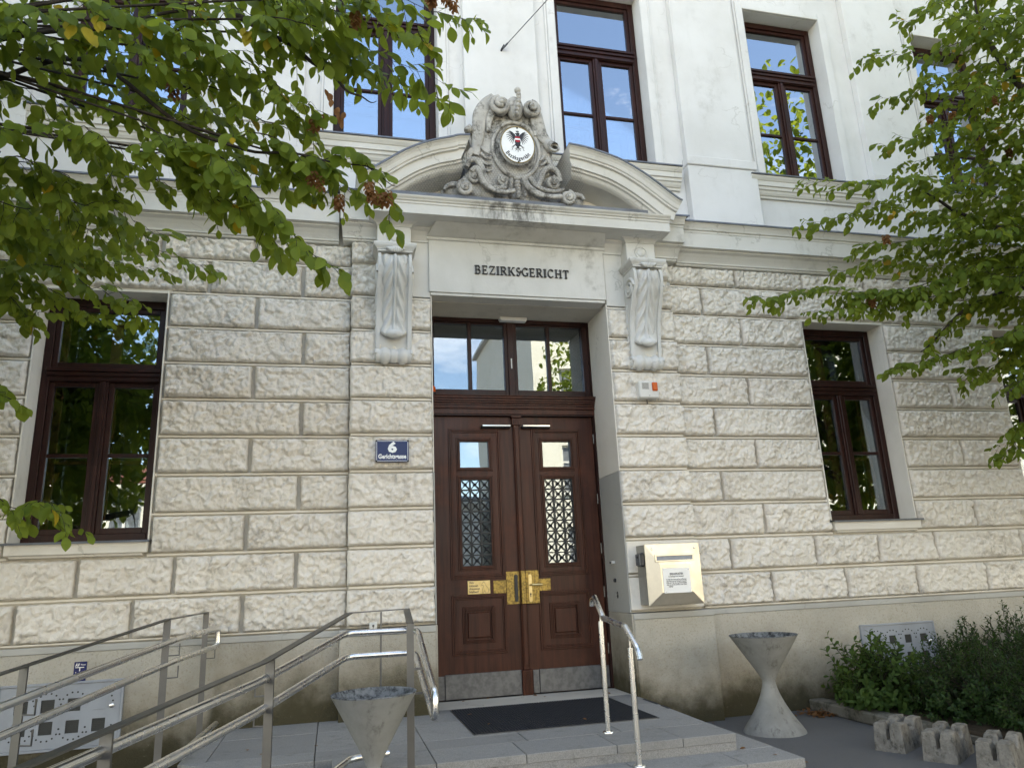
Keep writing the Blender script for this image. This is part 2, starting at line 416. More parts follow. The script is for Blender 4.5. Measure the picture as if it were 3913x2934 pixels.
# ------------------------------------------------------------------ mesh helpers
class MB:
    """collects geometry in world coordinates and links it as one mesh object"""
    def __init__(self):
        self.v = []; self.f = []; self.s = []

    def add(self, verts, faces, smooth=False):
        n = len(self.v)
        self.v.extend([tuple(p) for p in verts])
        self.f.extend([tuple(i + n for i in f) for f in faces])
        self.s.extend([smooth] * len(faces))
        return self

    def box(self, x0, x1, y0, y1, z0, z1, c=0.004):
        if x1 < x0: x0, x1 = x1, x0
        if y1 < y0: y0, y1 = y1, y0
        if z1 < z0: z0, z1 = z1, z0
        c = min(c, (x1 - x0) * .3, (y1 - y0) * .3, (z1 - z0) * .3)
        if c <= 0:
            vs = [(x, y, z) for x in (x0, x1) for y in (y0, y1) for z in (z0, z1)]
            return self.add(vs, [(0, 1, 3, 2), (4, 6, 7, 5), (0, 4, 5, 1), (2, 3, 7, 6), (0, 2, 6, 4), (1, 5, 7, 3)])
        vs = []; idx = {}
        for sx in (0, 1):
            for sy in (0, 1):
                for sz in (0, 1):
                    X = (x0, x1)[sx]; Y = (y0, y1)[sy]; Z = (z0, z1)[sz]
                    dx = c if sx == 0 else -c; dy = c if sy == 0 else -c; dz = c if sz == 0 else -c
                    for a, p in enumerate(((X, Y + dy, Z + dz), (X + dx, Y, Z + dz), (X + dx, Y + dy, Z))):
                        idx[(sx, sy, sz, a)] = len(vs); vs.append(p)
        F = []
        for s in (0, 1):
            q = [idx[(s, 0, 0, 0)], idx[(s, 1, 0, 0)], idx[(s, 1, 1, 0)], idx[(s, 0, 1, 0)]]
            F.append(tuple(q if s else q[::-1]))
            q = [idx[(0, s, 0, 1)], idx[(0, s, 1, 1)], idx[(1, s, 1, 1)], idx[(1, s, 0, 1)]]
            F.append(tuple(q if s else q[::-1]))
            q = [idx[(0, 0, s, 2)], idx[(1, 0, s, 2)], idx[(1, 1, s, 2)], idx[(0, 1, s, 2)]]
            F.append(tuple(q if s else q[::-1]))
        for a in (0, 1):
            for b in (0, 1):
                F.append((idx[(a, b, 0, 0)], idx[(a, b, 1, 0)], idx[(a, b, 1, 1)], idx[(a, b, 0, 1)]))
                F.append((idx[(a, 0, b, 0)], idx[(a, 1, b, 0)], idx[(a, 1, b, 2)], idx[(a, 0, b, 2)]))
                F.append((idx[(0, a, b, 1)], idx[(1, a, b, 1)], idx[(1, a, b, 2)], idx[(0, a, b, 2)]))
                for d in (0, 1):
                    F.append((idx[(a, b, d, 0)], idx[(a, b, d, 1)], idx[(a, b, d, 2)]))
        return self.add(vs, F)

    def tube(self, pts, r, seg=12, cap=True, radii=None):
        pts = [Vector(p) for p in pts]
        n = len(pts); rings = []
        t0 = (pts[1] - pts[0]).normalized()
        ref = Vector((0, 0, 1)) if abs(t0.z) < 0.9 else Vector((1, 0, 0))
        nrm = t0.cross(ref).normalized()
        for i, p in enumerate(pts):
            if i == 0: t = pts[1] - pts[0]
            elif i == n - 1: t = pts[-1] - pts[-2]
            else: t = (pts[i + 1] - p).normalized() + (p - pts[i - 1]).normalized()
            t.normalize()
            nrm = (nrm - t * nrm.dot(t)).normalized()
            b = t.cross(nrm)
            rr = radii[i] if radii else r
            rings.append([p + (nrm * math.cos(a) + b * math.sin(a)) * rr for a in [2 * math.pi * k / seg for k in range(seg)]])
        vs = [v for ring in rings for v in ring]
        F = []
        for i in range(n - 1):
            for k in range(seg):
                k2 = (k + 1) % seg
                F.append((i * seg + k, i * seg + k2, (i + 1) * seg + k2, (i + 1) * seg + k))
        self.add(vs, F, True)
        if cap:
            m = len(self.v)
            self.add(rings[0], [tuple(range(seg))[::-1]]); self.add(rings[-1], [tuple(range(seg))])
        return self

    def lathe(self, prof, cx, cy, seg=40, z0=0.0, smooth=True):
        vs = []
        for (r, z) in prof:
            for k in range(seg):
                a = 2 * math.pi * k / seg
                vs.append((cx + r * math.cos(a), cy + r * math.sin(a), z0 + z))
        F = []
        for i in range(len(prof) - 1):
            for k in range(seg):
                k2 = (k + 1) % seg
                F.append((i * seg + k, i * seg + k2, (i + 1) * seg + k2, (i + 1) * seg + k))
        return self.add(vs, F, smooth)

    def extrude_x(self, prof, x0, x1, m0=0.0, m1=0.0, caps=True):
        """closed (y,z) profile swept along x; m0/m1 = mitre (x shift per unit of -y)"""
        n = len(prof)
        a = [(x0 - m0 * max(0, -y), y, z) for y, z in prof]
        b = [(x1 + m1 * max(0, -y), y, z) for y, z in prof]
        F = [(i, (i + 1) % n, n + (i + 1) % n, n + i) for i in range(n)]
        self.add(a + b, F)
        if caps:
            self.add(a, [tuple(range(n))[::-1]]); self.add(b, [tuple(range(n))])
        return self

    def prism_y(self, poly, y0, y1, caps=(True, True)):
        """polygon in (x,z) extruded from y0 (front, smaller) to y1"""
        n = len(poly)
        a = [(x, y0, z) for x, z in poly]; b = [(x, y1, z) for x, z in poly]
        self.add(a + b, [(i, (i + 1) % n, n + (i + 1) % n, n + i) for i in range(n)])
        if caps[0]: self.add(a, [tuple(range(n))])
        if caps[1]: self.add(b, [tuple(range(n))[::-1]])
        return self

    def sphere(self, c, rx, ry, rz, u=12, v=8):
        vs = []; F = []
        for j in range(v + 1):
            th = math.pi * j / v
            for i in range(u):
                ph = 2 * math.pi * i / u
                vs.append((c[0] + rx * math.sin(th) * math.cos(ph), c[1] + ry * math.sin(th) * math.sin(ph), c[2] + rz * math.cos(th)))
        for j in range(v):
            for i in range(u):
                i2 = (i + 1) % u
                F.append((j * u + i, (j + 1) * u + i, (j + 1) * u + i2, j * u + i2))
        return self.add(vs, F, True)

    def build(self, name, mat, parent=None, kind=None, label=None, fix=True):
        me = bpy.data.meshes.new(name)
        b = base_of(parent)
        me.from_pydata([(p[0] - b[0], p[1] - b[1], p[2] - b[2]) for p in self.v], [], self.f)
        me.polygons.foreach_set('use_smooth', self.s)
        if fix:
            bm = bmesh.new(); bm.from_mesh(me)
            bmesh.ops.recalc_face_normals(bm, faces=bm.faces)
            bm.to_mesh(me); bm.free()
        me.materials.append(MAT[mat])
        me.update()
        o = bpy.data.objects.new(name, me)
        COL.objects.link(o)
        if parent is not None: o.parent = parent
        if kind: o['kind'] = kind
        if label: o['label'] = label
        return o

def _pieces(self, name, mat, parent=None):
    """one object per connected piece"""
    key = {}; rep = list(range(len(self.v)))
    def find(a):
        while rep[a] != a: rep[a] = rep[rep[a]]; a = rep[a]
        return a
    for i, p in enumerate(self.v):
        k = (round(p[0], 5), round(p[1], 5), round(p[2], 5))
        if k in key: rep[find(i)] = find(key[k])
        else: key[k] = i
    for f in self.f:
        for j in f[1:]: rep[find(j)] = find(f[0])
    groups = {}
    for fi, f in enumerate(self.f): groups.setdefault(find(f[0]), []).append(fi)
    out = []
    for fl in groups.values():
        m = MB(); mp = {}
        for fi in fl:
            g = []
            for i in self.f[fi]:
                if i not in mp: mp[i] = len(m.v); m.v.append(self.v[i])
                g.append(mp[i])
            m.f.append(tuple(g)); m.s.append(self.s[fi])
        out.append(m.build(name, mat, parent))
    return out
MB.pieces = _pieces

BASES = {}
def base_of(parent):
    p = parent
    while p is not None:
        if p.name in BASES: return BASES[p.name]
        p = p.parent
    return (0.0, 0.0, 0.0)

def thing(name, label, cat, loc, group=None):
    o = bpy.data.objects.new(name, None)
    COL.objects.link(o)
    o.location = loc
    o.empty_display_size = 0.1
    o['label'] = label; o['category'] = cat
    if group: o['group'] = group
    BASES[o.name] = tuple(loc)
    return o

def tag(o, label, cat, group=None):
    o['label'] = label; o['category'] = cat
    if group: o['group'] = group
    return o

def text_part(name, s, size, loc, mat, parent, width=None, depth=0.0008, bold=0.0, align='CENTER', rotx=90, xs=1.0, roty=0.0, yaw=0.0):
    cu = bpy.data.curves.new(name, 'FONT')
    cu.body = s; cu.size = size; cu.extrude = depth; cu.offset = bold
    cu.align_x = align; cu.align_y = 'CENTER'; cu.resolution_u = 2
    t = bpy.data.objects.new(name + '_tmp', cu)
    COL.objects.link(t)
    dg = bpy.context.evaluated_depsgraph_get()
    me = bpy.data.meshes.new_from_object(t.evaluated_get(dg))
    bpy.data.objects.remove(t)
    me.materials.clear(); me.materials.append(MAT[mat])
    if width:
        xsn = [v.co.x for v in me.vertices]
        wd = max(xsn) - min(xsn)
        xs = width / wd if wd > 0 else 1
    b = base_of(parent)
    mt = Matrix.Translation(Vector(loc) - Vector(b)) @ Matrix.Rotation(yaw, 4, 'Z') @ Matrix.Rotation(roty, 4, 'Y') @ Matrix.Rotation(R(rotx), 4, 'X') @ Matrix.Diagonal((xs, 1, 1, 1))
    me.transform(mt)
    me.name = name
    o = bpy.data.objects.new(name, me)
    COL.objects.link(o)
    o.parent = parent
    return o

def wall_holes(mb, x0, x1, z0, z1, holes, yf, yb, back=True):
    xs = sorted({x0, x1} | {h[i] for h in holes for i in (0, 1) if x0 < h[i] < x1})
    zs = sorted({z0, z1} | {h[i] for h in holes for i in (2, 3) if z0 < h[i] < z1})
    for i in range(len(xs) - 1):
        for j in range(len(zs) - 1):
            cx = (xs[i] + xs[i + 1]) / 2; cz = (zs[j] + zs[j + 1]) / 2
            if any(h[0] < cx < h[1] and h[2] < cz < h[3] for h in holes): continue
            a, b, c, d = xs[i], xs[i + 1], zs[j], zs[j + 1]
            mb.add([(a, yf, c), (b, yf, c), (b, yf, d), (a, yf, d)], [(0, 1, 2, 3)])
            if back: mb.add([(a, yb, c), (b, yb, c), (b, yb, d), (a, yb, d)], [(3, 2, 1, 0)])
    for h in holes:
        a, b, c, d = max(h[0], x0), min(h[1], x1), max(h[2], z0), min(h[3], z1)
        mb.add([(a, yf, c), (a, yf, d), (a, yb, d), (a, yb, c)], [(0, 1, 2, 3)])
        mb.add([(b, yf, c), (b, yf, d), (b, yb, d), (b, yb, c)], [(3, 2, 1, 0)])
        if d < z1 - 1e-6 or True: mb.add([(a, yf, d), (b, yf, d), (b, yb, d), (a, yb, d)], [(0, 1, 2, 3)])
        if c > z0 + 1e-6: mb.add([(a, yf, c), (b, yf, c), (b, yb, c), (a, yb, c)], [(3, 2, 1, 0)])

# ---- value noise in numpy (for bossed stone relief)
def hash2(ix, iy, seed):
    n = (ix.astype(np.int64) * 374761393 + iy.astype(np.int64) * 668265263 + seed * 1442695041) & 0x7fffffff
    n = ((n ^ (n >> 13)) * 1274126177) & 0x7fffffff
    return ((n ^ (n >> 16)) & 0xffff) / 65535.0

def vnoise(x, y, seed):
    ix = np.floor(x); iy = np.floor(y); fx = x - ix; fy = y - iy
    fx = fx * fx * (3 - 2 * fx); fy = fy * fy * (3 - 2 * fy)
    a = hash2(ix, iy, seed); b = hash2(ix + 1, iy, seed); c = hash2(ix, iy + 1, seed); d = hash2(ix + 1, iy + 1, seed)
    return (a * (1 - fx) + b * fx) * (1 - fy) + (c * (1 - fx) + d * fx) * fy

def worley(x, y, seed):
    ix = np.floor(x); iy = np.floor(y)
    f1 = np.full(x.shape, 9.0); f2 = np.full(x.shape, 9.0); hh = np.zeros(x.shape)
    for dx in (-1, 0, 1):
        for dy in (-1, 0, 1):
            cx = ix + dx; cy = iy + dy
            px = cx + hash2(cx, cy, seed); py = cy + hash2(cx, cy, seed + 17)
            d = np.hypot(px - x, py - y)
            m = d < f1
            f2 = np.where(m, f1, np.minimum(f2, d))
            hh = np.where(m, hash2(cx, cy, seed + 31), hh)
            f1 = np.where(m, d, f1)
    return f1, f2, hh

def rock_block(name, x0, x1, z0, z1, yf, parent, seed, depth=0.07, amp=0.066, cobble=0.0):
    rng = random.Random(seed)
    amp = amp * rng.uniform(.8, 1.2)
    step = 0.0115
    nx = max(4, int((x1 - x0) / step)); nz = max(4, int((z1 - z0) / step))
    u = np.linspace(0, 1, nx + 1); v = np.linspace(0, 1, nz + 1)
    U, V = np.meshgrid(u, v)
    X = x0 + U * (x1 - x0); Z = z0 + V * (z1 - z0)
    ex = np.minimum(U, 1 - U) * (x1 - x0); ez = np.minimum(V, 1 - V) * (z1 - z0)
    e = np.minimum(ex, ez)
    ang = rng.uniform(-0.7, 0.7); sc = rng.uniform(12.5, 17.5)
    xr = X * math.cos(ang) + Z * math.sin(ang); zr = -X * math.sin(ang) + Z * math.cos(ang)
    wx = (vnoise(X * 16, Z * 16, seed + 3) - .5) * 0.9; wz = (vnoise(X * 16 + 9, Z * 16, seed + 4) - .5) * 0.9
    f1, f2, hh = worley(xr * sc + wx, zr * sc * 0.9 + wz, seed)
    g1, g2, gh = worley(xr * sc * 2.1 + wx * 1.5, zr * sc * 2.1 + wz * 1.5, seed + 5)
    dome = np.clip(1 - f1 * 1.15, 0, 1)
    # facets: each lump a tilted little plane, plus sharp creases between lumps
    rel = 0.24 * dome + 0.42 * hh + 0.14 * np.clip((f2 - f1) * 2.6, 0, 1) + 0.16 * gh + 0.14 * np.clip(1 - g1 * 1.3, 0, 1)
    lx = (xr * sc + wx) - np.floor(xr * sc + wx); tilt = (hash2(np.floor(hh * 997), np.floor(hh * 331), seed + 40) - .5)
    rel += 0.35 * (f1 * np.sign(tilt)) * np.abs(tilt)
    rel += 0.30 * (vnoise(X * 9, Z * 9, seed + 7) - .5) + 0.20 * (vnoise(X * 44, Z * 44, seed + 8) - .5) + 0.14 * (vnoise(X * 90, Z * 90, seed + 9) - .5)
    rel = np.clip(rel, 0, 1.1)
    if cobble > 0:
        rel = rel * (1 - cobble) + cobble * (np.clip((f2 - f1) * 3.0, 0, 1) * 0.75 + 0.15 * vnoise(X * 60, Z * 60, seed))
    fall = np.clip(e / 0.016, 0, 1) ** 0.6
    Y = yf + 0.012 - fall * (0.010 + amp * rel)
    # wavering outline
    edge = (e < 1e-6)
    jx = (vnoise(Z * 34, X * 3, seed + 11) - .5) * 0.010; jz = (vnoise(X * 34, Z * 3, seed + 12) - .5) * 0.010
    X = X + np.where((U == 0) | (U == 1), jx, 0); Z = Z + np.where((V == 0) | (V == 1), jz, 0)
    n = (nx + 1) * (nz + 1)
    P = np.stack([X, Y, Z], -1).reshape(-1, 3)
    idx = np.arange(n).reshape(nz + 1, nx + 1)
    q = np.stack([idx[:-1, :-1], idx[:-1, 1:], idx[1:, 1:], idx[1:, :-1]], -1).reshape(-1, 4)
    ring = np.concatenate([idx[0, :], idx[1:, -1], idx[-1, -2::-1], idx[-2:0:-1, 0]])
    Pb = P[ring].copy(); Pb[:, 1] = yf + depth
    m = len(ring); k = np.arange(m); k2 = (k + 1) % m
    side = np.stack([ring[k2], ring[k], n + k, n + k2], -1)
    allq = np.concatenate([q, side])
    V3 = np.concatenate([P, Pb]).astype(np.float32)
    b = base_of(parent)
    V3 -= np.array(b, dtype=np.float32)
    return np_mesh(name, V3, allq, 'bossed_stone', parent, smooth_n=len(q))

def np_mesh(name, V3, quads, mat, parent=None, smooth_n=0, kind=None):
    me = bpy.data.meshes.new(name)
    nf = len(quads); k = quads.shape[1]
    me.vertices.add(len(V3)); me.loops.add(nf * k); me.polygons.add(nf)
    me.vertices.foreach_set('co', np.ascontiguousarray(V3, dtype=np.float32).ravel())
    me.loops.foreach_set('vertex_index', np.ascontiguousarray(quads, dtype=np.int32).ravel())
    me.polygons.foreach_set('loop_start', np.arange(0, nf * k, k, dtype=np.int32))
    sm = np.zeros(nf, dtype=bool); sm[:smooth_n] = True
    me.polygons.foreach_set('use_smooth', sm)
    me.materials.append(MAT[mat] if isinstance(mat, str) else mat)
    me.update(calc_edges=True)
    me.validate()
    o = bpy.data.objects.new(name, me)
    COL.objects.link(o)
    if parent is not None: o.parent = parent
    if kind: o['kind'] = kind
    return o

# ------------------------------------------------------------------ ground
def sheet(name, x0, x1, y0, y1, z, mat, kind='structure'):
    mb = MB(); mb.add([(x0, y0, z), (x1, y0, z), (x1, y1, z), (x0, y1, z)], [(0, 1, 2, 3)])
    return mb.build(name, mat, kind=kind)
sheet('ground', -150, 150, -150, 150, -0.13, 'road')
mb = MB(); mb.box(-60, 60, -11.0, 0.6, -0.125, 0.0, 0.01); mb.build('pavement', 'asphalt', kind='structure')
mb = MB(); mb.box(-60, 60, -11.16, -11.0, -0.128, 0.004, 0.015); mb.build('kerb', 'granite_riser', kind='structure')
mb = MB(); mb.box(-60, 60, -20.0, -17.4, -0.125, 0.0, 0.01); mb.build('far_pavement', 'asphalt', kind='structure')

# ------------------------------------------------------------------ courthouse shell
H = thing('courthouse', 'white and cream courthouse with bossed stone base, brown double door and coat of arms pediment', 'building', (1.925, 0.0, 0.0))
GW = [(-2.725, -1.615, 1.91, 4.275), (5.44, 6.56, 1.91, 4.275), (8.23, 9.35, 1.91, 4.275)]
UWX = [-2.19, 0.50, 3.175, 5.87, 8.56]
UW = [(c - .59, c + .59, 6.21, 8.80) for c in UWX]
DOOR = (0.945, 2.908, 0.28, 4.33)
X0, X1, ZT = -6.0, 13.0, 11.4
mb = MB(); wall_holes(mb, X0, X1, 0.0, 5.40, GW + [DOOR], 0.048, 0.50)
mb.build('ground_floor_wall', 'groove', H)
mb = MB(); wall_holes(mb, X0, X1, 5.402, ZT, UW, 0.062, 0.52)
mb.build('upper_wall', 'white_plaster', H)
mb = MB()
mb.box(X0, X0 + .3, 0.52, 11.7, 0, ZT, 0); mb.box(X1 - .3, X1, 0.52, 11.7, 0, ZT, 0); mb.box(X0, X1, 11.7, 12.0, 0, ZT, 0)
mb.pieces('outer_wall', 'white_plaster', H)
mb = MB(); mb.box(X0 + .3, X1 - .3, 5.2, 5.4, 0, ZT, 0)
mb.box(X0 + .3, X0 + .31, .53, 5.2, 0, ZT, 0)
for x in (-0.3, 4.2, 7.3): mb.box(x, x + .12, .53, 5.2, 0.05, ZT, 0)
mb.build('room_wall', 'room', H)
mb = MB(); mb.box(X0 + .3, X1 - .3, .53, 5.2, 0.16, .27, 0); mb.box(X0 + .3, X1 - .3, .53, 5.2, 4.75, 5.1, 0); mb.box(X0 + .3, X1 - .3, .53, 5.2, 9.3, 9.6, 0)
mb.build('room_floor', 'room_floor', H)
mb = MB(); mb.add([(X0 - .5, -.55, ZT), (X1 + .5, -.55, ZT), (X1 + .5, 12.4, ZT), (X0 - .5, 12.4, ZT), (X0 - .5, 6, ZT + 2.6), (X1 + .5, 6, ZT + 2.6)],
                 [(3, 2, 1, 0), (0, 1, 5, 4), (2, 3, 4, 5), (1, 2, 5), (3, 0, 4)])
mb.build('roof', 'roof_tile', H)
mb = MB(); mb.extrude_x([(0.06, ZT - .9), (-.05, ZT - .85), (-.05, ZT - .6), (-.2, ZT - .45), (-.42, ZT - .4), (-.42, ZT - .2), (-.52, ZT - .05), (-.52, ZT - .002), (.06, ZT - .002)], X0 - .4, X1 + .4)
mb.build('eaves_cornice', 'trim_plaster', H)

# ---- bossed stone blocks
HJ = 0.36
def jz(k): return 1.05 + HJ * k
GAP = 0.018
seed = [100]
def block(xa, xb, k, yf=0.0, cob=0.0, za=None, zb=None):
    seed[0] += 1
    return rock_block('stone_block', xa + GAP, xb - GAP, (za if za is not None else jz(k)) + GAP + .004, (zb if zb is not None else jz(k + 1)) - GAP - .004, yf, H, seed[0], cobble=cob)
LB = 0.155
for k in range(0, 11):
    zt = jz(k + 1) if k < 10 else 4.905
    cob = 0.75 if k == 10 else (0.45 if k == 9 else 0.0)
    # left bay
    if k == 0: xs = [-4.0, -2.605, -1.695, -.785, LB]
    elif k == 1: xs = [-4.0, -3.05, -2.16, -1.38, -.33, LB]
    elif k in (2, 4, 6, 8): xs = [-1.60, -.785, LB]
    elif k in (3, 5, 7): xs = [-1.60, -.325, LB]
    elif k == 9: xs = [-3.4, -2.55, -1.25, -.35, LB]
    else: xs = [-3.3, -2.535, -1.70, -.82, LB]
    for a, b in zip(xs[:-1], xs[1:]): block(a, b, k, cob=cob, zb=zt)
    if 2 <= k <= 8: block(-3.65, -2.74, k)
    # right bay
    Rp = 3.672
    if k == 0: xs = [Rp, 4.585, 5.50, 6.427, 7.38, 8.35, 9.3]
    elif k == 1: xs = [Rp, 4.143, 5.173, 5.98, 6.755, 7.965, 9.0]
    elif k in (2, 4, 6, 8): xs = [Rp, 4.60, 5.425]
    elif k in (3, 5, 7): xs = [Rp, 4.13, 5.425]
    elif k == 9: xs = [Rp, 4.139, 5.20, 6.756, 7.95, 9.2]
    else: xs = [Rp, 4.606, 5.517, 6.40, 7.30, 8.25, 9.2]
    for a, b in zip(xs[:-1], xs[1:]): block(a, b, k, cob=cob, zb=zt)
    if k in (2, 4, 6, 8):
        block(6.575, 7.385, k); block(7.385, 8.215, k)
    elif k in (3, 5, 7):
        block(6.575, 8.215, k)
    # portal piers
    if k <= 8:
        block(.135 - GAP, .945 + GAP, k, yf=-.12)
        if k >= 2: block(2.905 - GAP, 3.695 + GAP, k, yf=-.12)
    else:
        block(.135 - GAP, .43, k, yf=-.12, cob=cob, zb=zt); block(3.41, 3.695 + GAP, k, yf=-.12, cob=cob, zb=zt)
# smooth rendered patch round the letter box on the right pier
for k in (0, 1):
    mb = MB(); mb.box(2.908, 3.70, -.128, -.07, jz(k) + .024, jz(k + 1) - .024, .006)
    mb.build('smooth_block', 'cream_plaster', H)
# pier bodies with their side faces, joint fillets
mb = MB()
mb.box(.142, .945, -.075, .047, 1.05, 4.93, .002); mb.box(2.908, 3.69, -.075, .047, 1.05, 4.93, .002)
mb.pieces('pier', 'groove', H)
mb = MB()
for k in range(1, 11):
    z = jz(k)
    segs = [(-4.0, .135), (3.70, 9.3)] if k in (1, 10) or k == 9 else [(-4.0, -2.725), (-1.615, .135), (3.70, 5.44), (6.56, 8.23)]
    if k in (2,): segs = [(-4.0, -2.725), (-1.615, .135), (3.70, 5.44), (6.56, 8.23)]
    for a, b in segs: mb.box(a, b, .016, .047, z - .0085, z + .0085, .002)
    for a, b in ((.150, .942), (2.912, 3.680)):
        if k <= 9: mb.box(a, b, -.104, -.076, z - .0085, z + .0085, .002)
for a, b in ((-4.0, .08), (3.78, 9.3)): mb.box(a, b, .006, .047, 1.052, 1.066, .002)
mb.pieces('joint_fillet', 'cream_plaster', H)
# smooth strips beside the lintel panel
mb = MB(); mb.box(.43, .945, -.118, -.076, 4.31, 5.0, .003); mb.box(2.908, 3.41, -.118, -.076, 4.31, 5.0, .003)
mb.pieces('frieze_strip', 'trim_plaster', H)
# jamb renders (pier inner faces) : smooth, lower part painted grey
mb = MB(); mb.box(2.896, 2.906, -.116, .495, 2.475, 4.325, .001); mb.box(.947, .957, -.116, .495, 2.475, 4.325, .001)
mb.pieces('jamb_lining', 'cream_plaster', H)
mb = MB(); mb.box(2.893, 2.906, -.118, .495, 1.05, 2.472, .001); mb.box(.947, .960, -.118, .495, 1.05, 2.472, .001)
mb.pieces('jamb_dado', 'jamb_paint', H)

# ---- plinth
mb = MB()
for a, b in ((X0, .073), (3.783, X1)):
    mb.box(a, b, -.030, .046, -.02, .985, .004)
mb.pieces('plinth', 'plinth', H)
mb = MB()
for a, b in ((.073, .947), (2.914, 3.785)): mb.box(a, b, -.150, .30 if False else .046, -.02, .985, .006)
mb.box(2.893, 2.912, -.146, .495, .20, 1.045, .003); mb.box(.948, .962, -.146, .495, .20, 1.045, .003)
mb.pieces('pier_plinth', 'plinth', H)
mb = MB()
for a, b in ((X0, .070), (3.788, X1)): mb.box(a, b, -.036, .046, .987, 1.040, .004)
for a, b in ((.071, .947), (2.912, 3.787)): mb.box(a, b, -.156, .046, .987, 1.044, .004)
mb.pieces('plinth_cap', 'plinth_cap', H)

# ---- windows
def window(x0, x1, z0, z1, yf, zt0, zt1, zm, inner=True, blind=False):
    cx = (x0 + x1) / 2
    W = MB()
    fw = .075
    W.box(x0 + .003, x0 + fw, yf, yf + .10, z0 + .003, z1 - .003); W.box(x1 - fw, x1 - .003, yf, yf + .10, z0 + .003, z1 - .003)
    W.box(x0 + fw, x1 - fw, yf, yf + .10, z1 - fw - .01, z1 - .003); W.box(x0 + fw, x1 - fw, yf, yf + .10, z0 + .003, z0 + .075)
    win = W.build('window', 'frame_wood', H)
    t = MB()
    t.box(x0 + fw, x1 - fw, yf - .012, yf + .09, zt0, zt1)
    t.box(x0 + fw - .02, x1 - fw + .02, yf - .050, yf - .012, zt1 - .045, zt1 - .012)
    t.box(x0 + fw - .02, x1 - fw + .02, yf - .032, yf - .012, zt1 - .085, zt1 - .047)
    t.box(x0 + fw - .01, x1 - fw + .01, yf - .026, yf - .012, zt0 + .008, zt0 + .035)
    t.build('transom_bar', 'frame_wood', win)
    t = MB(); t.box(cx - .040, cx + .040, yf - .004, yf + .09, z0 + .075, zt0)
    t.box(cx - .018, cx + .018, yf - .022, yf - .004, z0 + .075, zt0)
    t.build('mullion', 'frame_wood', win)
    def sash(a, b, c, d, bar=None):
        s = .045
        m = MB()
        m.box(a, a + s, yf + .022, yf + .075, c, d); m.box(b - s, b, yf + .022, yf + .075, c, d)
        m.box(a + s, b - s, yf + .022, yf + .075, d - s, d); m.box(a + s, b - s, yf + .022, yf + .075, c, c + s + .01)
        if bar: m.box(a + s, b - s, yf + .024, yf + .07, bar - .017, bar + .017)
        m.build('sash', 'frame_wood', win)
        for (p, q) in ([(c + s + .01, bar - .017), (bar + .017, d - s)] if bar else [(c + s + .01, d - s)]):
            g = MB(); g.box(a + s - .004, b - s + .004, yf + .046, yf + .050, p - .004, q + .004, 0)
            g.build('pane', 'glass' if z0 > 5 else 'glass_low', win)
    sash(x0 + fw, cx - .040, z0 + .075, zt0, zm); sash(cx + .040, x1 - fw, z0 + .075, zt0, zm)
    sash(x0 + fw, x1 - fw, zt1, z1 - fw - .01)
    if inner:
        y2 = yf + .26
        m = MB()
        for a, b in ((x0 + .02, x0 + .12), (x1 - .12, x1 - .02), (cx - .05, cx + .05)): m.box(a, b, y2, y2 + .05, z0 + .05, z1 - .05)
        for c, d in ((z0 + .02, z0 + .11), (zt0 + .02, zt1 - .01), (z1 - .12, z1 - .03), (zm - .045, zm - .01)): m.box(x0 + .12, x1 - .12, y2 + .004, y2 + .046, c, d)
        m.build('inner_sash', 'inner_wood', win)
        g = MB(); g.box(x0 + .1, x1 - .1, y2 + .022, y2 + .025, z0 + .06, z1 - .06, 0); g.build('inner_pane', 'glass_inner', win)
    if blind:
        # pleated curtain hanging at the side of the room window
        y3 = yf + .40
        n = 22; vs = []
        for i in range(n + 1):
            x = x0 + .05 + (x1 - x0) * .30 * i / n
            y = y3 + .022 * math.sin(i * 1.9)
            vs += [(x, y, z0 + .02), (x, y, z1 - .02)]
        m = MB(); m.add(vs, [(2 * i, 2 * i + 2, 2 * i + 3, 2 * i + 1) for i in range(n)], True)
        m.build('curtain', 'curtain', win)
    return win
for i, g in enumerate(GW): window(g[0], g[1], g[2], g[3], .25, 3.425, 3.565, 2.715, True, i == 1)
for g in UW: window(g[0], g[1], g[2], g[3], .25, 7.85, 8.01, 7.03, True, False)
# ground floor sills
for i, g in enumerate(GW):
    mb = MB(); mb.box(g[0] - .005, g[1] + .012, -.055, .05, 1.795, 1.893, .006)
    mb.extrude_x([(.05, 1.765), (-.02, 1.775), (-.03, 1.793), (.05, 1.793)], g[0] + .03, g[1] - .03)
    mb.build('window_sill', 'cream_plaster', H)
    mb = MB(); mb.extrude_x([(.25, 1.925), (-.085, 1.902), (-.088, 1.884), (-.082, 1.884), (-.079, 1.896), (.25, 1.912)], g[0] - .03, g[1] + .03)
    mb.pieces('sill_flashing', 'zinc', H)
# smooth reveals of the ground floor windows and heads
for g in GW:
    mb = MB()
    a, b, c, d = g
    mb.box(a - .012, a + .002, .0, .25, c, d, .002); mb.box(b - .002, b + .012, .0, .25, c, d, .002)
    mb.box(a - .012, b + .012, -.002, .25, d - .004, d + .016, .002)
    mb.box(a - .03, b + .03, .012, .047, d + .018, d + .036, .002)
    mb.build('window_reveal', 'cream_plaster', H)

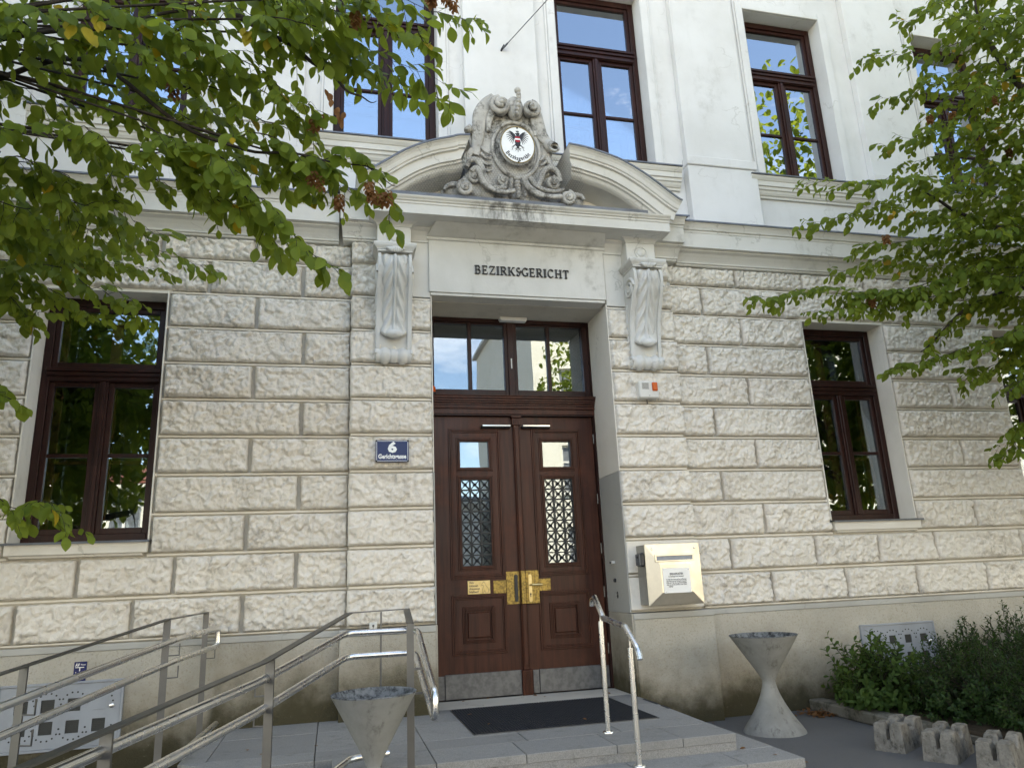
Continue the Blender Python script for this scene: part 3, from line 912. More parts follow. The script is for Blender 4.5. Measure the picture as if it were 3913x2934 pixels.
# ---- string course
STR = [(.06, 4.905), (.0, 4.905), (-.012, 4.91), (-.014, 4.925), (-.035, 4.928), (-.037, 4.945), (-.048, 4.962), (-.072, 4.99), (-.105, 5.022), (-.14, 5.036), (-.15, 5.04), (-.15, 5.055), (-.20, 5.058),
       (-.20, 5.235), (-.208, 5.242), (-.208, 5.262), (-.226, 5.268), (-.236, 5.29), (-.256, 5.318), (-.272, 5.33), (-.272, 5.345), (.06, 5.35)]
def shift(prof, dy): return [(y if y > .03 else y - dy, z) for y, z in prof]
mb = MB(); mb.extrude_x(STR, X0, 0.0); mb.extrude_x(STR, 3.86, X1)
R_ = shift(STR, .10)
mb.extrude_x([p for p in R_], .06, 3.80, 0.16, 0.16)
mb.pieces('string_course', 'trim_plaster', H)
FL = [(.10, 5.40), (-.285, 5.362), (-.290, 5.340), (-.284, 5.340), (-.279, 5.353), (.10, 5.388)]
mb = MB(); mb.extrude_x(FL, X0, -.02); mb.extrude_x(FL, 3.90, X1); mb.extrude_x(shift(FL, .10), -.02, .5); mb.extrude_x(shift(FL, .10), 3.40, 3.90)
mb.pieces('cornice_flashing', 'zinc', H)

# ---- upper storey pilasters, pedestals, window surrounds, sill courses
mb = MB(); pd = MB(); pc = MB()
PX = [(-3.96, -3.06), (-1.30, -.40), (1.395, 2.295), (4.155, 5.06), (6.84, 7.74), (9.45, 10.4)]
for a, b in PX:
    mb.box(a, b, -.035, .061, 6.362, ZT - 1.0, .006)
    pd.box(a - .02, b + .02, -.062, .060, 5.404, 6.235, .006)
    pc.box(a - .026, b + .026, -.080, .058, 6.238, 6.36, .010)
mb.pieces('pilaster', 'white_plaster', H); pd.pieces('pedestal', 'white_plaster', H); pc.pieces('pedestal_cap', 'white_plaster', H)
for (a, b, c, d) in UW:
    ar = MB()
    ar.box(a - .105, a - .002, .030, .061, c, d + .105, .006); ar.box(b + .002, b + .105, .030, .061, c, d + .105, .006)
    ar.box(a - .002, b + .002, .030, .061, d + .002, d + .105, .006)
    ar.box(a - .135, a - .107, .042, .061, c, d + .135, .004); ar.box(b + .107, b + .135, .042, .061, c, d + .135, .004)
    ar.box(a - .107, b + .107, .042, .061, d + .107, d + .135, .004)
    ar.build('window_surround', 'white_plaster', H)
SC = [(.061, 5.915), (.03, 5.918), (.028, 5.945), (.012, 5.952), (-.004, 5.975), (-.012, 6.0), (-.03, 6.01), (-.03, 6.045), (-.05, 6.052), (-.05, 6.115), (-.06, 6.12), (-.082, 6.155), (-.082, 6.178), (.061, 6.185)]
mb = MB(); fl = MB()
for c in UWX:
    a, b = c - .875, c + .875
    mb.extrude_x(SC, a, b)
    fl.extrude_x([(.25, 6.228), (-.098, 6.197), (-.100, 6.178), (-.094, 6.178), (-.090, 6.188), (.25, 6.215)], a, b)
mb.pieces('sill_course', 'trim_plaster', H); fl.pieces('sill_flashing', 'zinc', H)
for (a, b, c, d) in UW:
    mb = MB()
    mb.box(a - .003, a + .001, .032, .25, c, d, 0); mb.box(b - .001, b + .003, .032, .25, c, d, 0)
    mb.build('upper_reveal', 'white_plaster', H)

# ------------------------------------------------------------------ portal
mb = MB(); mb.box(.93, 2.895, -.150, .046, 4.365, 4.955, .004); mb.box(.945, 2.885, -.135, .046, 4.333, 4.362, .004)
mb.build('lintel_panel', 'trim_plaster', H)
# bed mould of the hood between the consoles
BED = [(.046, 4.955), (-.155, 4.957), (-.165, 4.965), (-.168, 4.985), (-.20, 4.99), (-.225, 5.0), (-.27, 5.012), (-.33, 5.030), (-.375, 5.043), (-.40, 5.052), (.046, 5.052)]
mb = MB(); mb.extrude_x(BED, .86, 2.965, -0.3, -0.3); mb.build('bed_moulding', 'trim_plaster', H)
mb = MB(); mb.box(.73, .93, -.13, .046, 4.93, 5.05, .004); mb.box(2.895, 3.12, -.13, .046, 4.93, 5.05, .004)
mb.pieces('frieze_cap', 'trim_plaster', H)
HOOD = [(.04, 5.054), (-.42, 5.054), (-.515, 5.060), (-.515, 5.162), (-.525, 5.168), (-.525, 5.19), (-.54, 5.194), (-.545, 5.205), (-.566, 5.222), (-.572, 5.236), (.04, 5.245)]
mb = MB(); mb.extrude_x(HOOD, .315, 3.535, .06, .06); mb.build('hood_cornice', 'trim_plaster', H)
mb = MB(); mb.extrude_x([(.04, 5.262), (-.505, 5.256), (-.520, 5.262), (-.522, 5.300), (-.512, 5.300), (-.508, 5.272), (.04, 5.275)], .50, 3.32); mb.build('hood_flashing', 'zinc', H)

# consoles (scroll brackets)
def cprof(z):
    pts = [(4.66, -.395), (4.60, -.425), (4.52, -.430), (4.43, -.405), (4.32, -.345), (4.20, -.285), (4.08, -.245), (3.95, -.220), (3.82, -.205), (3.74, -.198), (3.70, -.190)]
    for (za, ya), (zb, yb) in zip(pts[:-1], pts[1:]):
        if zb <= z <= za:
            t = (z - zb) / (za - zb); t = t
            return yb + (ya - yb) * t
    return pts[0][1] if z > 4.66 else pts[-1][1]
def console(xc):
    w2 = .168
    zs = np.linspace(4.66, 3.70, 34)
    prof = [(.0, 4.66)] + [(cprof(z), z) for z in zs] + [(.0, 3.70)]
    b = MB()
    for s in (-1, 1):   # side cheeks with raised edge
        b.extrude_x(prof, xc + s * w2 - (.030 if s > 0 else 0), xc + s * w2 + (.030 if s < 0 else 0))
    prof2 = [(.0, 4.655)] + [(cprof(z) + .030, z) for z in zs] + [(.0, 3.705)]
    b.extrude_x(prof2, xc - w2 + .028, xc + w2 - .028)
    con = b.build('console', 'console_plaster', H)
    # acanthus leaf on the front
    nu, nv = 26, 60
    V = []
    for j in range(nv + 1):
        t = j / nv; z = 4.63 - t * .80
        hw = .132 * (1 - .10 * math.sin(t * math.pi)) * (1.0 + .05 * math.cos(t * 20)) * (1 if t < .93 else 1 - .45 * ((t - .93) / .07) ** 2)
        for i in range(nu + 1):
            u = -1 + 2 * i / nu
            au = abs(u)
            pill = (1 - au ** 3) * .046
            rib = .024 * math.exp(-(u / .10) ** 2)
            groove = -.022 * math.exp(-((au - .16) / .05) ** 2)
            vein = .022 * math.cos((t * 4.6 - au * 1.5) * 2 * math.pi) * min(1, au * 2.2) * (1 - au * .35)
            tip = .075 * max(0, (t - .84) / .16) ** 1.6 * (1 - .5 * au * au)
            edge = -.02 * max(0, (au - .88) / .12)
            y = cprof(z) + .026 - pill - rib - groove - vein - tip - edge
            V.append((xc + u * hw, y, z))
    F = [(j * (nu + 1) + i, j * (nu + 1) + i + 1, (j + 1) * (nu + 1) + i + 1, (j + 1) * (nu + 1) + i) for j in range(nv) for i in range(nu)]
    m = MB(); m.add(V, F, True)
    m.sphere((xc, cprof(3.86) - .055, 3.845), .085, .045, .045, 16, 10)
    m.build('acanthus_leaf', 'console_plaster', con, fix=False)
    # bottom roll: a spool lying across
    m = MB()
    spool = []
    for i in range(41):
        u = -1 + 2 * i / 40
        r = .068 - .020 * math.cos(u * math.pi * 2.0) * (1 if abs(u) < .8 else .4)
        if abs(u) < .16: r = .074 - (.016 if abs(abs(u) - .02) < .012 else 0)
        if abs(u) > .80: r = .070
        spool.append((u * (w2 + .006), r))
    vs = []; F = []; sg = 18
    for x, r in spool:
        for k in range(sg):
            a = 2 * math.pi * k / sg
            vs.append((xc + x, -.165 + r * math.cos(a), 3.640 + r * math.sin(a)))
    for i in range(len(spool) - 1):
        for k in range(sg):
            F.append((i * sg + k, i * sg + (k + 1) % sg, (i + 1) * sg + (k + 1) % sg, (i + 1) * sg + k))
    m.add(vs, F, True); m.add(vs[:sg], [tuple(range(sg))]); m.add(vs[-sg:], [tuple(range(sg))])
    m.box(xc - w2 + .01, xc + w2 - .01, -.16, -.02, 3.60, 3.71, .01)
    m.build('console_roll', 'console_plaster', con)
    # volutes on both cheeks
    m = MB()
    for s in (-1, 1):
        xs = xc + s * (w2 + .004)
        for (zc, yc, r0, turns) in ((4.455, -.275, .118, 1.9), (3.645, -.165, .060, 1.2)):
            pts = []
            for i in range(46):
                a = turns * 2 * math.pi * i / 45
                r = r0 * (1 - .78 * i / 45)
                pts.append((xs, yc - r * math.cos(a), zc + r * math.sin(a)))
            m.tube(pts, .018, 7)
            m.sphere((xs, yc, zc), .014, .034 * r0 / .118, .034 * r0 / .118, 12, 8)
        # S edge from the big volute to the small one
        m.tube([(xs, cprof(z) + .016, z) for z in np.linspace(4.40, 3.72, 24)], .011, 7)
        m.tube([(xs, -.17 + .10 * math.sin(i * .5) * .4, 4.30 - i * .11) for i in range(6)], .012, 7)
    m.build('volute', 'console_plaster', con)
    # cap moulding
    m = MB()
    capp = [(.0, 4.665), (0, 4.66)]
    for dx, z0, z1, y in ((.176, 4.664, 4.684, -.425), (.186, 4.684, 4.692, -.43), (.215, 4.735, 4.758, -.455)):
        m.box(xc - dx, xc + dx, y, -.02, z0, z1, .004)
    n = 6
    for i in range(n):
        t0 = i / n; dx = .186 + .029 * (math.sin(t0 * math.pi / 2)); y = -.43 - .025 * math.sin(t0 * math.pi / 2)
        m.box(xc - dx, xc + dx, y, -.02, 4.692 + .043 * i / n, 4.692 + .043 * (i + 1) / n, 0)
    # hanging leaf over the cap
    for i in range(9):
        a = -1 + 2 * i / 8
        m.sphere((xc + a * .075, -.445 - .012 * (1 - a * a), 4.690 - .030 * (1 - a * a) + .018 * (1 - abs(a))), .020, .020, .036 * (1 - .55 * a * a), 8, 6)
    m.build('console_cap', 'console_plaster', con)
    # block with boss above
    m = MB()
    m.box(xc - .172, xc + .172, -.285, .0, 4.755, 5.012, .005)
    m.box(xc - .180, xc + .180, -.292, .0, 5.012, 5.026, .003)
    k = 7
    for i in range(k):
        t = i / (k - 1); d = .050 * t * t
        m.box(xc - .185 - d, xc + .185 + d, -.297 - d * .9, .0, 5.026 + .028 * i / k, 5.026 + .028 * (i + 1) / k, 0)
    m.build('console_block', 'console_plaster', con)
    m = MB()
    ring = [(.069 * math.cos(2 * math.pi * i / 32), .069 * math.sin(2 * math.pi * i / 32)) for i in range(33)]
    m.tube([(xc + a, -.287, 4.897 + b) for a, b in ring], .010, 8, cap=False)
    m.sphere((xc, -.283, 4.897), .050, .022, .050, 20, 10)
    m.build('boss', 'console_plaster', con)
console(.556); console(3.297)

# ---- broken segmental pediment: two swan halves
def sweep(path, prof, name, tilt=0.0):
    """path: (x,z) outer line; prof: list of (d, y) d = distance below the outer line along the inward normal"""
    P = [Vector((x, 0, z)) for x, z in path]
    rings = []
    for i, p in enumerate(P):
        t = (P[min(i + 1, len(P) - 1)] - P[max(i - 1, 0)]).normalized()
        nrm = Vector((t.z, 0, -t.x))
        if nrm.z > 0: nrm = -nrm
        k_ = max(0.0, 1 - i / 10)
        nrm = nrm + Vector((tilt * k_, 0, 0))
        rings.append([(p.x + nrm.x * d, y, p.z + nrm.z * d) for d, y in prof])
    n = len(prof)
    m = MB(); vs = [v for r in rings for v in r]; F = []
    for i in range(len(rings) - 1):
        for k in range(n):
            F.append((i * n + k, i * n + (k + 1) % n, (i + 1) * n + (k + 1) % n, (i + 1) * n + k))
    m.add(vs, F)
    m.add(rings[0], [tuple(range(n))]); m.add(rings[-1], [tuple(range(n))])
    return m
def spline(pts, n):
    out = []
    for i in range(len(pts) - 1):
        p0 = Vector(pts[max(i - 1, 0)]); p1 = Vector(pts[i]); p2 = Vector(pts[i + 1]); p3 = Vector(pts[min(i + 2, len(pts) - 1)])
        for k in range(n):
            t = k / n
            out.append(tuple(.5 * ((2 * p1) + (p2 - p0) * t + (2 * p0 - 5 * p1 + 4 * p2 - p3) * t * t + (3 * p1 - p0 - 3 * p2 + p3) * t ** 3)))
    out.append(tuple(pts[-1]))
    return out
PPROF = [(-.0, .06), (.0, -.615), (.018, -.620), (.026, -.605), (.05, -.585), (.085, -.570), (.092, -.555), (.108, -.552), (.112, -.520), (.205, -.510), (.21, -.485), (.228, -.48), (.236, -.455), (.262, -.435), (.275, -.415), (.285, -.385), (.285, .06)]
RP = [(2.415, 5.975), (2.56, 5.96), (2.715, 5.930), (3.0, 5.845), (3.26, 5.706), (3.465, 5.560), (3.575, 5.475), (3.66, 5.418), (3.70, 5.400)]
LPp = [(1.325, 5.963), (1.20, 5.945), (1.124, 5.916), (.897, 5.842), (.657, 5.72), (.440, 5.563), (.32, 5.478), (.20, 5.418), (.16, 5.400)]
for pth in (LPp, RP):
    p = spline(pth, 6)
    h = sweep(p, PPROF, 'pediment', -.52 if pth is LPp else .36).build('pediment_half', 'trim_plaster', H)
    sweep(p, [(-.012, .05), (-.012, -.628), (.008, -.630), (.008, -.622), (-.004, -.618), (-.004, .05)], 'fl').build('pediment_flashing', 'zinc', h)
mb = MB(); mb.prism_y([(.45, 5.25), (1.15, 5.25), (1.15, 5.70), (.85, 5.60), (.6, 5.46)], -.05, .06); mb.prism_y([(2.62, 5.25), (3.40, 5.25), (3.26, 5.47), (3.0, 5.62), (2.62, 5.72)], -.05, .06)
mb.pieces('tympanum', 'cream_plaster', H)
mb = MB(); mb.box(1.16, 2.61, .020, .050, 5.27, 5.96, .002); mb.build('dark_gap_backing', 'zinc', H)  # added dark sheet; its colour blackens the gap behind the cartouche

# ---- carved cartouche
CY = -.42
OUT = [[1.9, 6.684], [1.838, 6.62], [1.748, 6.634], [1.648, 6.596], [1.546, 6.502], [1.472, 6.393], [1.437, 6.26], [1.361, 6.211], [1.312, 6.147], [1.324, 6.119], [1.415, 6.112], [1.408, 5.985], [1.380, 5.85], [1.352, 5.76], [1.318, 5.655], [1.22, 5.514], [1.062, 5.445], [1.044, 5.388], [1.10, 5.30], [1.336, 5.285], [1.782, 5.28], [2.419, 5.28], [2.60, 5.33], [2.585, 5.46], [2.447, 5.466], [2.343, 5.534], [2.324, 5.678], [2.229, 5.746], [2.201, 5.891], [2.257, 5.916], [2.333, 6.053], [2.296, 6.119], [2.199, 6.178], [2.178, 6.306], [2.141, 6.454], [2.101, 6.572], [2.057, 6.617], [1.974, 6.607]]
cart = None
bm = bmesh.new()
outl = spline(OUT + [OUT[0]], 3)[:-1]
vs = [bm.verts.new((x, CY + .10, z)) for x, z in outl]
f = bm.faces.new(vs)
bmesh.ops.triangulate(bm, faces=[f])
for _ in range(3):
    bmesh.ops.subdivide_edges(bm, edges=[e for e in bm.edges if e.calc_length() > .045], cuts=1, use_grid_fill=True)
    bmesh.ops.triangulate(bm, faces=bm.faces[:])
pts2 = np.array(outl)
for v in bm.verts:
    d = np.min(np.hypot(pts2[:, 0] - v.co.x, pts2[:, 1] - v.co.z))
    rise = min(d / .07, 1.0)
    x, z = v.co.x, v.co.z
    # round dished field behind the sign
    e = math.hypot((x - 1.865) / .245, (z - 5.955) / .33)
    dish = -.05 * (1 - min(1, e) ** 2) * (1 if e < 1 else 0)
    lean = .10 * max(0, z - 5.3) * .45
    v.co.y = CY + .055 + lean - .092 * math.sqrt(max(0, rise * (2 - rise))) - dish + .012 * mnoise.noise(Vector((x * 9, 0, z * 9))) + .006 * mnoise.noise(Vector((x * 30, 2, z * 30)))
bnd = [e for e in bm.edges if e.is_boundary]
r = bmesh.ops.extrude_edge_only(bm, edges=bnd)
for v in r['geom']:
    if isinstance(v, bmesh.types.BMVert): v.co.y = -.05
bmesh.ops.recalc_face_normals(bm, faces=bm.faces)
me = bpy.data.meshes.new('cartouche')
b0 = base_of(H)
for v in bm.verts: v.co -= Vector(b0)
bm.to_mesh(me); bm.free()
for p in me.polygons: p.use_smooth = True
me.materials.append(MAT['old_stone'])
cart = bpy.data.objects.new('cartouche', me); COL.objects.link(cart); cart.parent = H
# face normals must look to the street
def yfront(z): return CY - .015 + .045 * max(0, z - 5.3)
m = MB()
# oval frame ring
m.tube([(1.866 + .262 * math.cos(a), yfront(5.955 + .35 * math.sin(a)) - .034, 5.955 + .35 * math.sin(a)) for a in np.linspace(0, 2 * math.pi, 49)], .022, 8, cap=False)
m.tube([(1.866 + .226 * math.cos(a), yfront(5.955 + .31 * math.sin(a)) - .016, 5.955 + .31 * math.sin(a)) for a in np.linspace(0, 2 * math.pi, 49)], .011, 8, cap=False)
m.build('oval_frame', 'old_stone', cart)
def band(m, pts, w, th, y0, y1, w1=None, n=7):
    """broad carved strap: elliptical section, wide in the wall plane, shallow in depth, hollowed along its middle"""
    p = spline([(a, b) for a, b in pts], n); k = len(p); sg = 12; rings = []
    for i, q in enumerate(p):
        a = Vector(p[max(i - 1, 0)]); b = Vector(p[min(i + 1, k - 1)]); d = (b - a).normalized(); nn = Vector((-d.y, d.x))
        f = i / (k - 1); ww = (w + ((w1 if w1 is not None else w) - w) * f) * (.75 + .25 * math.sin(math.pi * min(1, .15 + f)))
        y = y0 + (y1 - y0) * f - .022
        r_ = []
        for j in range(sg):
            t = 2 * math.pi * j / sg; cx_ = math.cos(t); sx_ = math.sin(t)
            dep = -th * sx_ + (.45 * th * (1 - abs(cx_)) if sx_ > .2 else 0)
            r_.append((q[0] + nn.x * ww * cx_, y + dep, q[1] + nn.y * ww * cx_))
        rings.append(r_)
    F = []
    for i in range(k - 1):
        for j in range(sg): F.append((i * sg + j, i * sg + (j + 1) % sg, (i + 1) * sg + (j + 1) % sg, (i + 1) * sg + j))
    m.add([v for r_ in rings for v in r_], F, True); m.add(rings[0], [tuple(range(sg))]); m.add(rings[-1], [tuple(range(sg))])
def drum_volute(m, cx, cz, r, y, L, sgn):
    """rolled scroll end seen from the front: a thick spiral strap round a bossed eye"""
    y = y - .02
    p = []; rd = []
    for i in range(44):
        t = i / 43; a = (1.7 if sgn > 0 else math.pi - 1.7) + sgn * t * 1.55 * 2 * math.pi
        rr = r * (1 - .70 * t); p.append((cx + rr * math.cos(a), y - L * t, cz + rr * math.sin(a))); rd.append(r * .36 * (1 - .40 * t))
    m.tube(p, .03, 9, radii=rd); m.sphere((cx, y - L * .9, cz), r * .34, r * .40, r * .34, 14, 10)
    m.sphere((cx, y + .03, cz), r * .95, .06, r * .95, 18, 10)
# top volutes, shoulder straps with their rolled ears
m = MB(); drum_volute(m, 1.700, 6.455, .105, -.46, .07, 1); m.build('volute', 'old_stone', cart)
m = MB(); drum_volute(m, 2.045, 6.455, .095, -.46, .07, -1); m.build('volute', 'old_stone', cart)
m = MB(); band(m, [(1.66, 6.585), (1.56, 6.49), (1.49, 6.37), (1.465, 6.24), (1.45, 6.10), (1.43, 5.96), (1.40, 5.84)], .092, .040, -.40, -.42, .070); m.build('shoulder_strap', 'old_stone', cart)
m = MB(); band(m, [(2.07, 6.575), (2.11, 6.44), (2.135, 6.30), (2.165, 6.18), (2.22, 6.09), (2.285, 6.03)], .085, .040, -.40, -.43, .070); m.build('shoulder_strap', 'old_stone', cart)
m = MB(); m.sphere((1.350, -.43, 6.150), .055, .06, .042, 14, 8); m.tube([(1.40, -.42, 6.135), (1.345, -.46, 6.170), (1.318, -.47, 6.140), (1.335, -.48, 6.118)], .026, 9, radii=[.034, .030, .022, .012]); m.build('scroll', 'old_stone', cart)
m = MB(); m.tube([(2.20, -.40, 6.10), (2.265, -.46, 6.02), (2.285, -.50, 5.985)], .06, 16, cap=False, radii=[.050, .068, .060]); m.tube([(2.284 + .05 * math.cos(a), -.505 + .02 * math.sin(a), 5.985 + .05 * math.sin(a)) for a in np.linspace(0, 2 * math.pi, 25)], .014, 8, cap=False); m.build('scroll', 'old_stone', cart)
# inner fields beside the hood
m = MB(); band(m, [(1.62, 6.40), (1.575, 6.28), (1.56, 6.14)], .045, .030, -.43, -.43, .028); band(m, [(2.075, 6.38), (2.085, 6.26), (2.09, 6.14)], .035, .030, -.43, -.43, .024); m.pieces('hood_fold', 'old_stone', cart)
# acanthus straps at the foot
m = MB()
band(m, [(1.30, 5.66), (1.345, 5.745), (1.415, 5.745), (1.462, 5.665), (1.482, 5.575), (1.53, 5.468), (1.62, 5.425), (1.72, 5.45)], .030, .040, -.46, -.49, .040)
band(m, [(1.345, 5.60), (1.40, 5.64), (1.435, 5.575), (1.47, 5.47), (1.56, 5.395), (1.68, 5.365), (1.80, 5.39)], .034, .042, -.48, -.52, .030)
m.build('acanthus_strap', 'old_stone', cart)
m = MB()
band(m, [(2.335, 5.58), (2.305, 5.69), (2.225, 5.735), (2.145, 5.675), (2.11, 5.575), (2.055, 5.46)], .030, .040, -.46, -.49, .040)
band(m, [(1.925, 5.58), (1.945, 5.49), (2.03, 5.405), (2.16, 5.360), (2.32, 5.365)], .040, .042, -.48, -.52, .034)
band(m, [(1.99, 5.60), (2.04, 5.51), (2.14, 5.45), (2.27, 5.44), (2.36, 5.47)], .030, .036, -.47, -.50, .022)
m.build('acanthus_strap', 'old_stone', cart)
for (cx, cz, r0, sg, y) in ((1.275, 5.390, .082, 1, -.50), (2.395, 5.370, .080, -1, -.50), (1.695, 5.530, .058, 1, -.47), (1.385, 5.545, .062, 1, -.46), (2.245, 5.560, .072, -1, -.46)):
    m = MB(); drum_volute(m, cx, cz, r0, y, .035, sg); m.build('volute', 'old_stone', cart)
m = MB(); band(m, [(1.225, 5.445), (1.15, 5.445), (1.085, 5.415), (1.055, 5.365)], .034, .036, -.45, -.46, .020); m.build('leaf_tip', 'old_stone', cart)
m = MB(); band(m, [(2.44, 5.425), (2.51, 5.44), (2.565, 5.43), (2.595, 5.385)], .032, .036, -.45, -.46, .020); m.build('leaf_tip', 'old_stone', cart)
m = MB()
for i in range(4):
    band(m, [(1.475 - .012 * i, 5.935 - .075 * i), (1.525, 5.875 - .075 * i), (1.580, 5.845 - .062 * i)], .020, .016, -.44, -.45, .008, 5)
    band(m, [(2.185 + .010 * i, 5.905 - .072 * i), (2.150, 5.855 - .072 * i), (2.115, 5.825 - .062 * i)], .018, .016, -.44, -.45, .008, 5)
m.pieces('carved_feathers', 'old_stone', cart)
m = MB(); band(m, [(1.375, 5.90), (1.335, 5.82), (1.325, 5.73)], .034, .036, -.43, -.45, .030); m.build('edge_fold', 'old_stone', cart)
m = MB(); band(m, [(2.205, 5.88), (2.245, 5.80), (2.285, 5.70)], .032, .036, -.43, -.45, .028); m.build('edge_fold', 'old_stone', cart)
m = MB()
for i in range(6): m.sphere((1.852, -.475 - .004 * i, 5.575 - .044 * i), .040 - .002 * i, .028, .026, 12, 8)
for s in (-1, 1):
    for i in range(3): m.sphere((1.852 + s * (.062 + .014 * i), -.462, 5.545 - .065 * i), .026, .03, .048, 10, 8)
m.build('husk_drop', 'old_stone', cart)
m = MB()
for (x, z), rr in zip([[1.89, 6.640], [1.9, 6.59], [1.9, 6.55], [1.898, 6.505], [1.887, 6.452], [1.875, 6.395], [1.866, 6.345]], (.036, .028, .026, .027, .029, .029, .027)):
    m.sphere((x, -.535, z), rr, rr, rr * 1.05, 14, 9)
m.sphere((1.872, -.44, 6.47), .10, .075, .15, 18, 12)
m.build('bead_string', 'old_stone', cart)
m = MB(); m.box(1.16, 2.50, -.46, -.05, 5.278, 5.335, .012); m.build('cartouche_base', 'old_stone', cart)
# wire bird net across the lower pediment
m = MB()
def netseg(a, b): m.tube([a, b], .0011, 3, cap=False)
hx = .030; hz = .026
for j in range(0, 26):
    for i in range(0, 64):
        x = .66 + i * hx + (hx / 2 if j % 2 else 0); z = 5.285 + j * hz
        xr_ = (x - 1.925) / 1.32
        if z > 5.285 + .60 * (1 - xr_ * xr_) or x > 3.16: continue
        if 1.60 < x < 2.10 and z > 5.75: continue
        y = -.555 + .05 * (z - 5.28)
        netseg((x, y, z), (x + hx / 2, y, z + hz * .45)); netseg((x, y, z), (x - hx / 2, y, z + hz * .45)); netseg((x, y, z), (x, y, z - hz * .55))
net = m.build('bird_net', 'net_wire', H, kind='stuff', fix=False)

# ------------------------------------------------------------------ door
YD = .555
def panel_mould(m, x0, x1, z0, z1, y, ws=((.000, .018, -.014), (.018, .034, -.022), (.034, .050, -.008))):
    for a, b, dy in ws:
        m.box(x0 + a, x0 + b, y + dy, y + .01, z0 + a, z1 - a, .003); m.box(x1 - b, x1 - a, y + dy, y + .01, z0 + a, z1 - a, .003)
        m.box(x0 + b, x1 - b, y + dy, y + .01, z0 + a, z0 + b, .003); m.box(x0 + b, x1 - b, y + dy, y + .01, z1 - b, z1 - a, .003)
def leaf_body(m, x0, x1, holes):
    wall_holes(m, x0, x1, .285, 3.185, holes, YD, YD + .055)
    m.box(x0 - .0, x0 + .002, YD + .001, YD + .054, .286, 3.184, 0); m.box(x1 - .002, x1, YD + .001, YD + .054, .286, 3.184, 0)
LEAVES = (dict(x0=1.012, x1=1.966, p=(1.204, 1.790), g=(1.331, 1.650)), dict(x0=1.970, x1=2.876, p=(2.141, 2.725), g=(2.268, 2.596)))
doors = []
for L in LEAVES:
    a, b = L['p']; ga, gb = L['g']
    m = MB(); leaf_body(m, L['x0'], L['x1'], [(ga, gb, 2.612, 2.918), (ga, gb, 1.574, 2.492)])
    d = m.build('door_leaf', 'door_wood', H); doors.append(d)
    m = MB()
    panel_mould(m, a, b, 1.445, 3.052, YD); panel_mould(m, a, b, .695, 1.288, YD)
    panel_mould(m, ga - .045, gb + .045, 2.575, 2.955, YD, ((.0, .016, -.008), (.016, .030, -.020), (.030, .045, -.010)))
    panel_mould(m, ga - .045, gb + .045, 1.532, 2.532, YD, ((.0, .016, -.008), (.016, .030, -.020), (.030, .045, -.010)))
    panel_mould(m, a + .112, b - .130, .806, 1.170, YD, ((.0, .014, -.012), (.014, .028, -.020), (.028, .040, -.030)))
    m.box(a + .165, b - .185, YD - .020, YD + .01, .862, 1.112, .008)
    m.build('panel_moulding', 'door_wood', d)
    for z0, z1 in ((2.612, 2.918), (1.574, 2.492)):
        g = MB(); g.box(ga, gb, YD + .028, YD + .033, z0, z1, 0); g.build('glazing', 'glass_door', d)
    g = MB(); nx, nz_ = 3, 8
    sx = (gb - ga) / nx; sz = (2.492 - 1.574) / nz_
    yg = YD + .008
    for i in range(nx + 1): g.box(ga + i * sx - .006, ga + i * sx + .006, yg - .005, yg + .005, 1.574, 2.492, .001)
    for j in range(nz_ + 1): g.box(ga, gb, yg - .0046, yg + .0054, 1.574 + j * sz - .006, 1.574 + j * sz + .006, .001)
    for i in range(nx):
        for j in range(nz_):
            cx, cz = ga + (i + .5) * sx, 1.574 + (j + .5) * sz
            for s in (-1, 1):
                g.tube([(cx - sx * .48, yg, cz - s * sz * .48), (cx + sx * .48, yg, cz + s * sz * .48)], .0052, 6)
            g.sphere((cx, yg - .006, cz), .016, .012, .016, 10, 6)
    g.build('iron_grille', 'black_metal', d)
    k = MB()
    if L is LEAVES[0]:
        k.box(1.014, 1.120, YD - .006, YD + .004, .288, .512, .002); k.box(1.122, 1.915, YD - .020, YD + .004, .288, .522, .004)
    else:
        k.box(2.040, 2.105, YD - .006, YD + .004, .288, .512, .002); k.box(2.107, 2.770, YD - .020, YD + .004, .288, .515, .004); k.box(2.772, 2.874, YD - .006, YD + .004, .288, .505, .002)
    k.build('kick_plate', 'kick_metal', d)
# astragal post with fluted capital and foot
m = MB()
m.box(1.934, 2.002, YD - .032, YD + .02, .52, 3.09, .006); m.box(1.946, 1.990, YD - .045, YD - .030, .56, 3.05, .006)
m.box(1.918, 2.020, YD - .050, YD + .02, 3.085, 3.165, .004); m.box(1.908, 2.030, YD - .066, YD + .02, 3.165, 3.195, .006)
m.box(1.915, 2.022, YD - .050, YD + .02, .276, .52, .005)
for x in (1.945, 1.969, 1.993): m.box(x - .004, x + .004, YD - .056, YD - .048, 3.098, 3.155, .002); m.box(x - .005, x + .005, YD - .055, YD - .048, .30, .49, .002)
m.build('astragal', 'door_wood', doors[0])
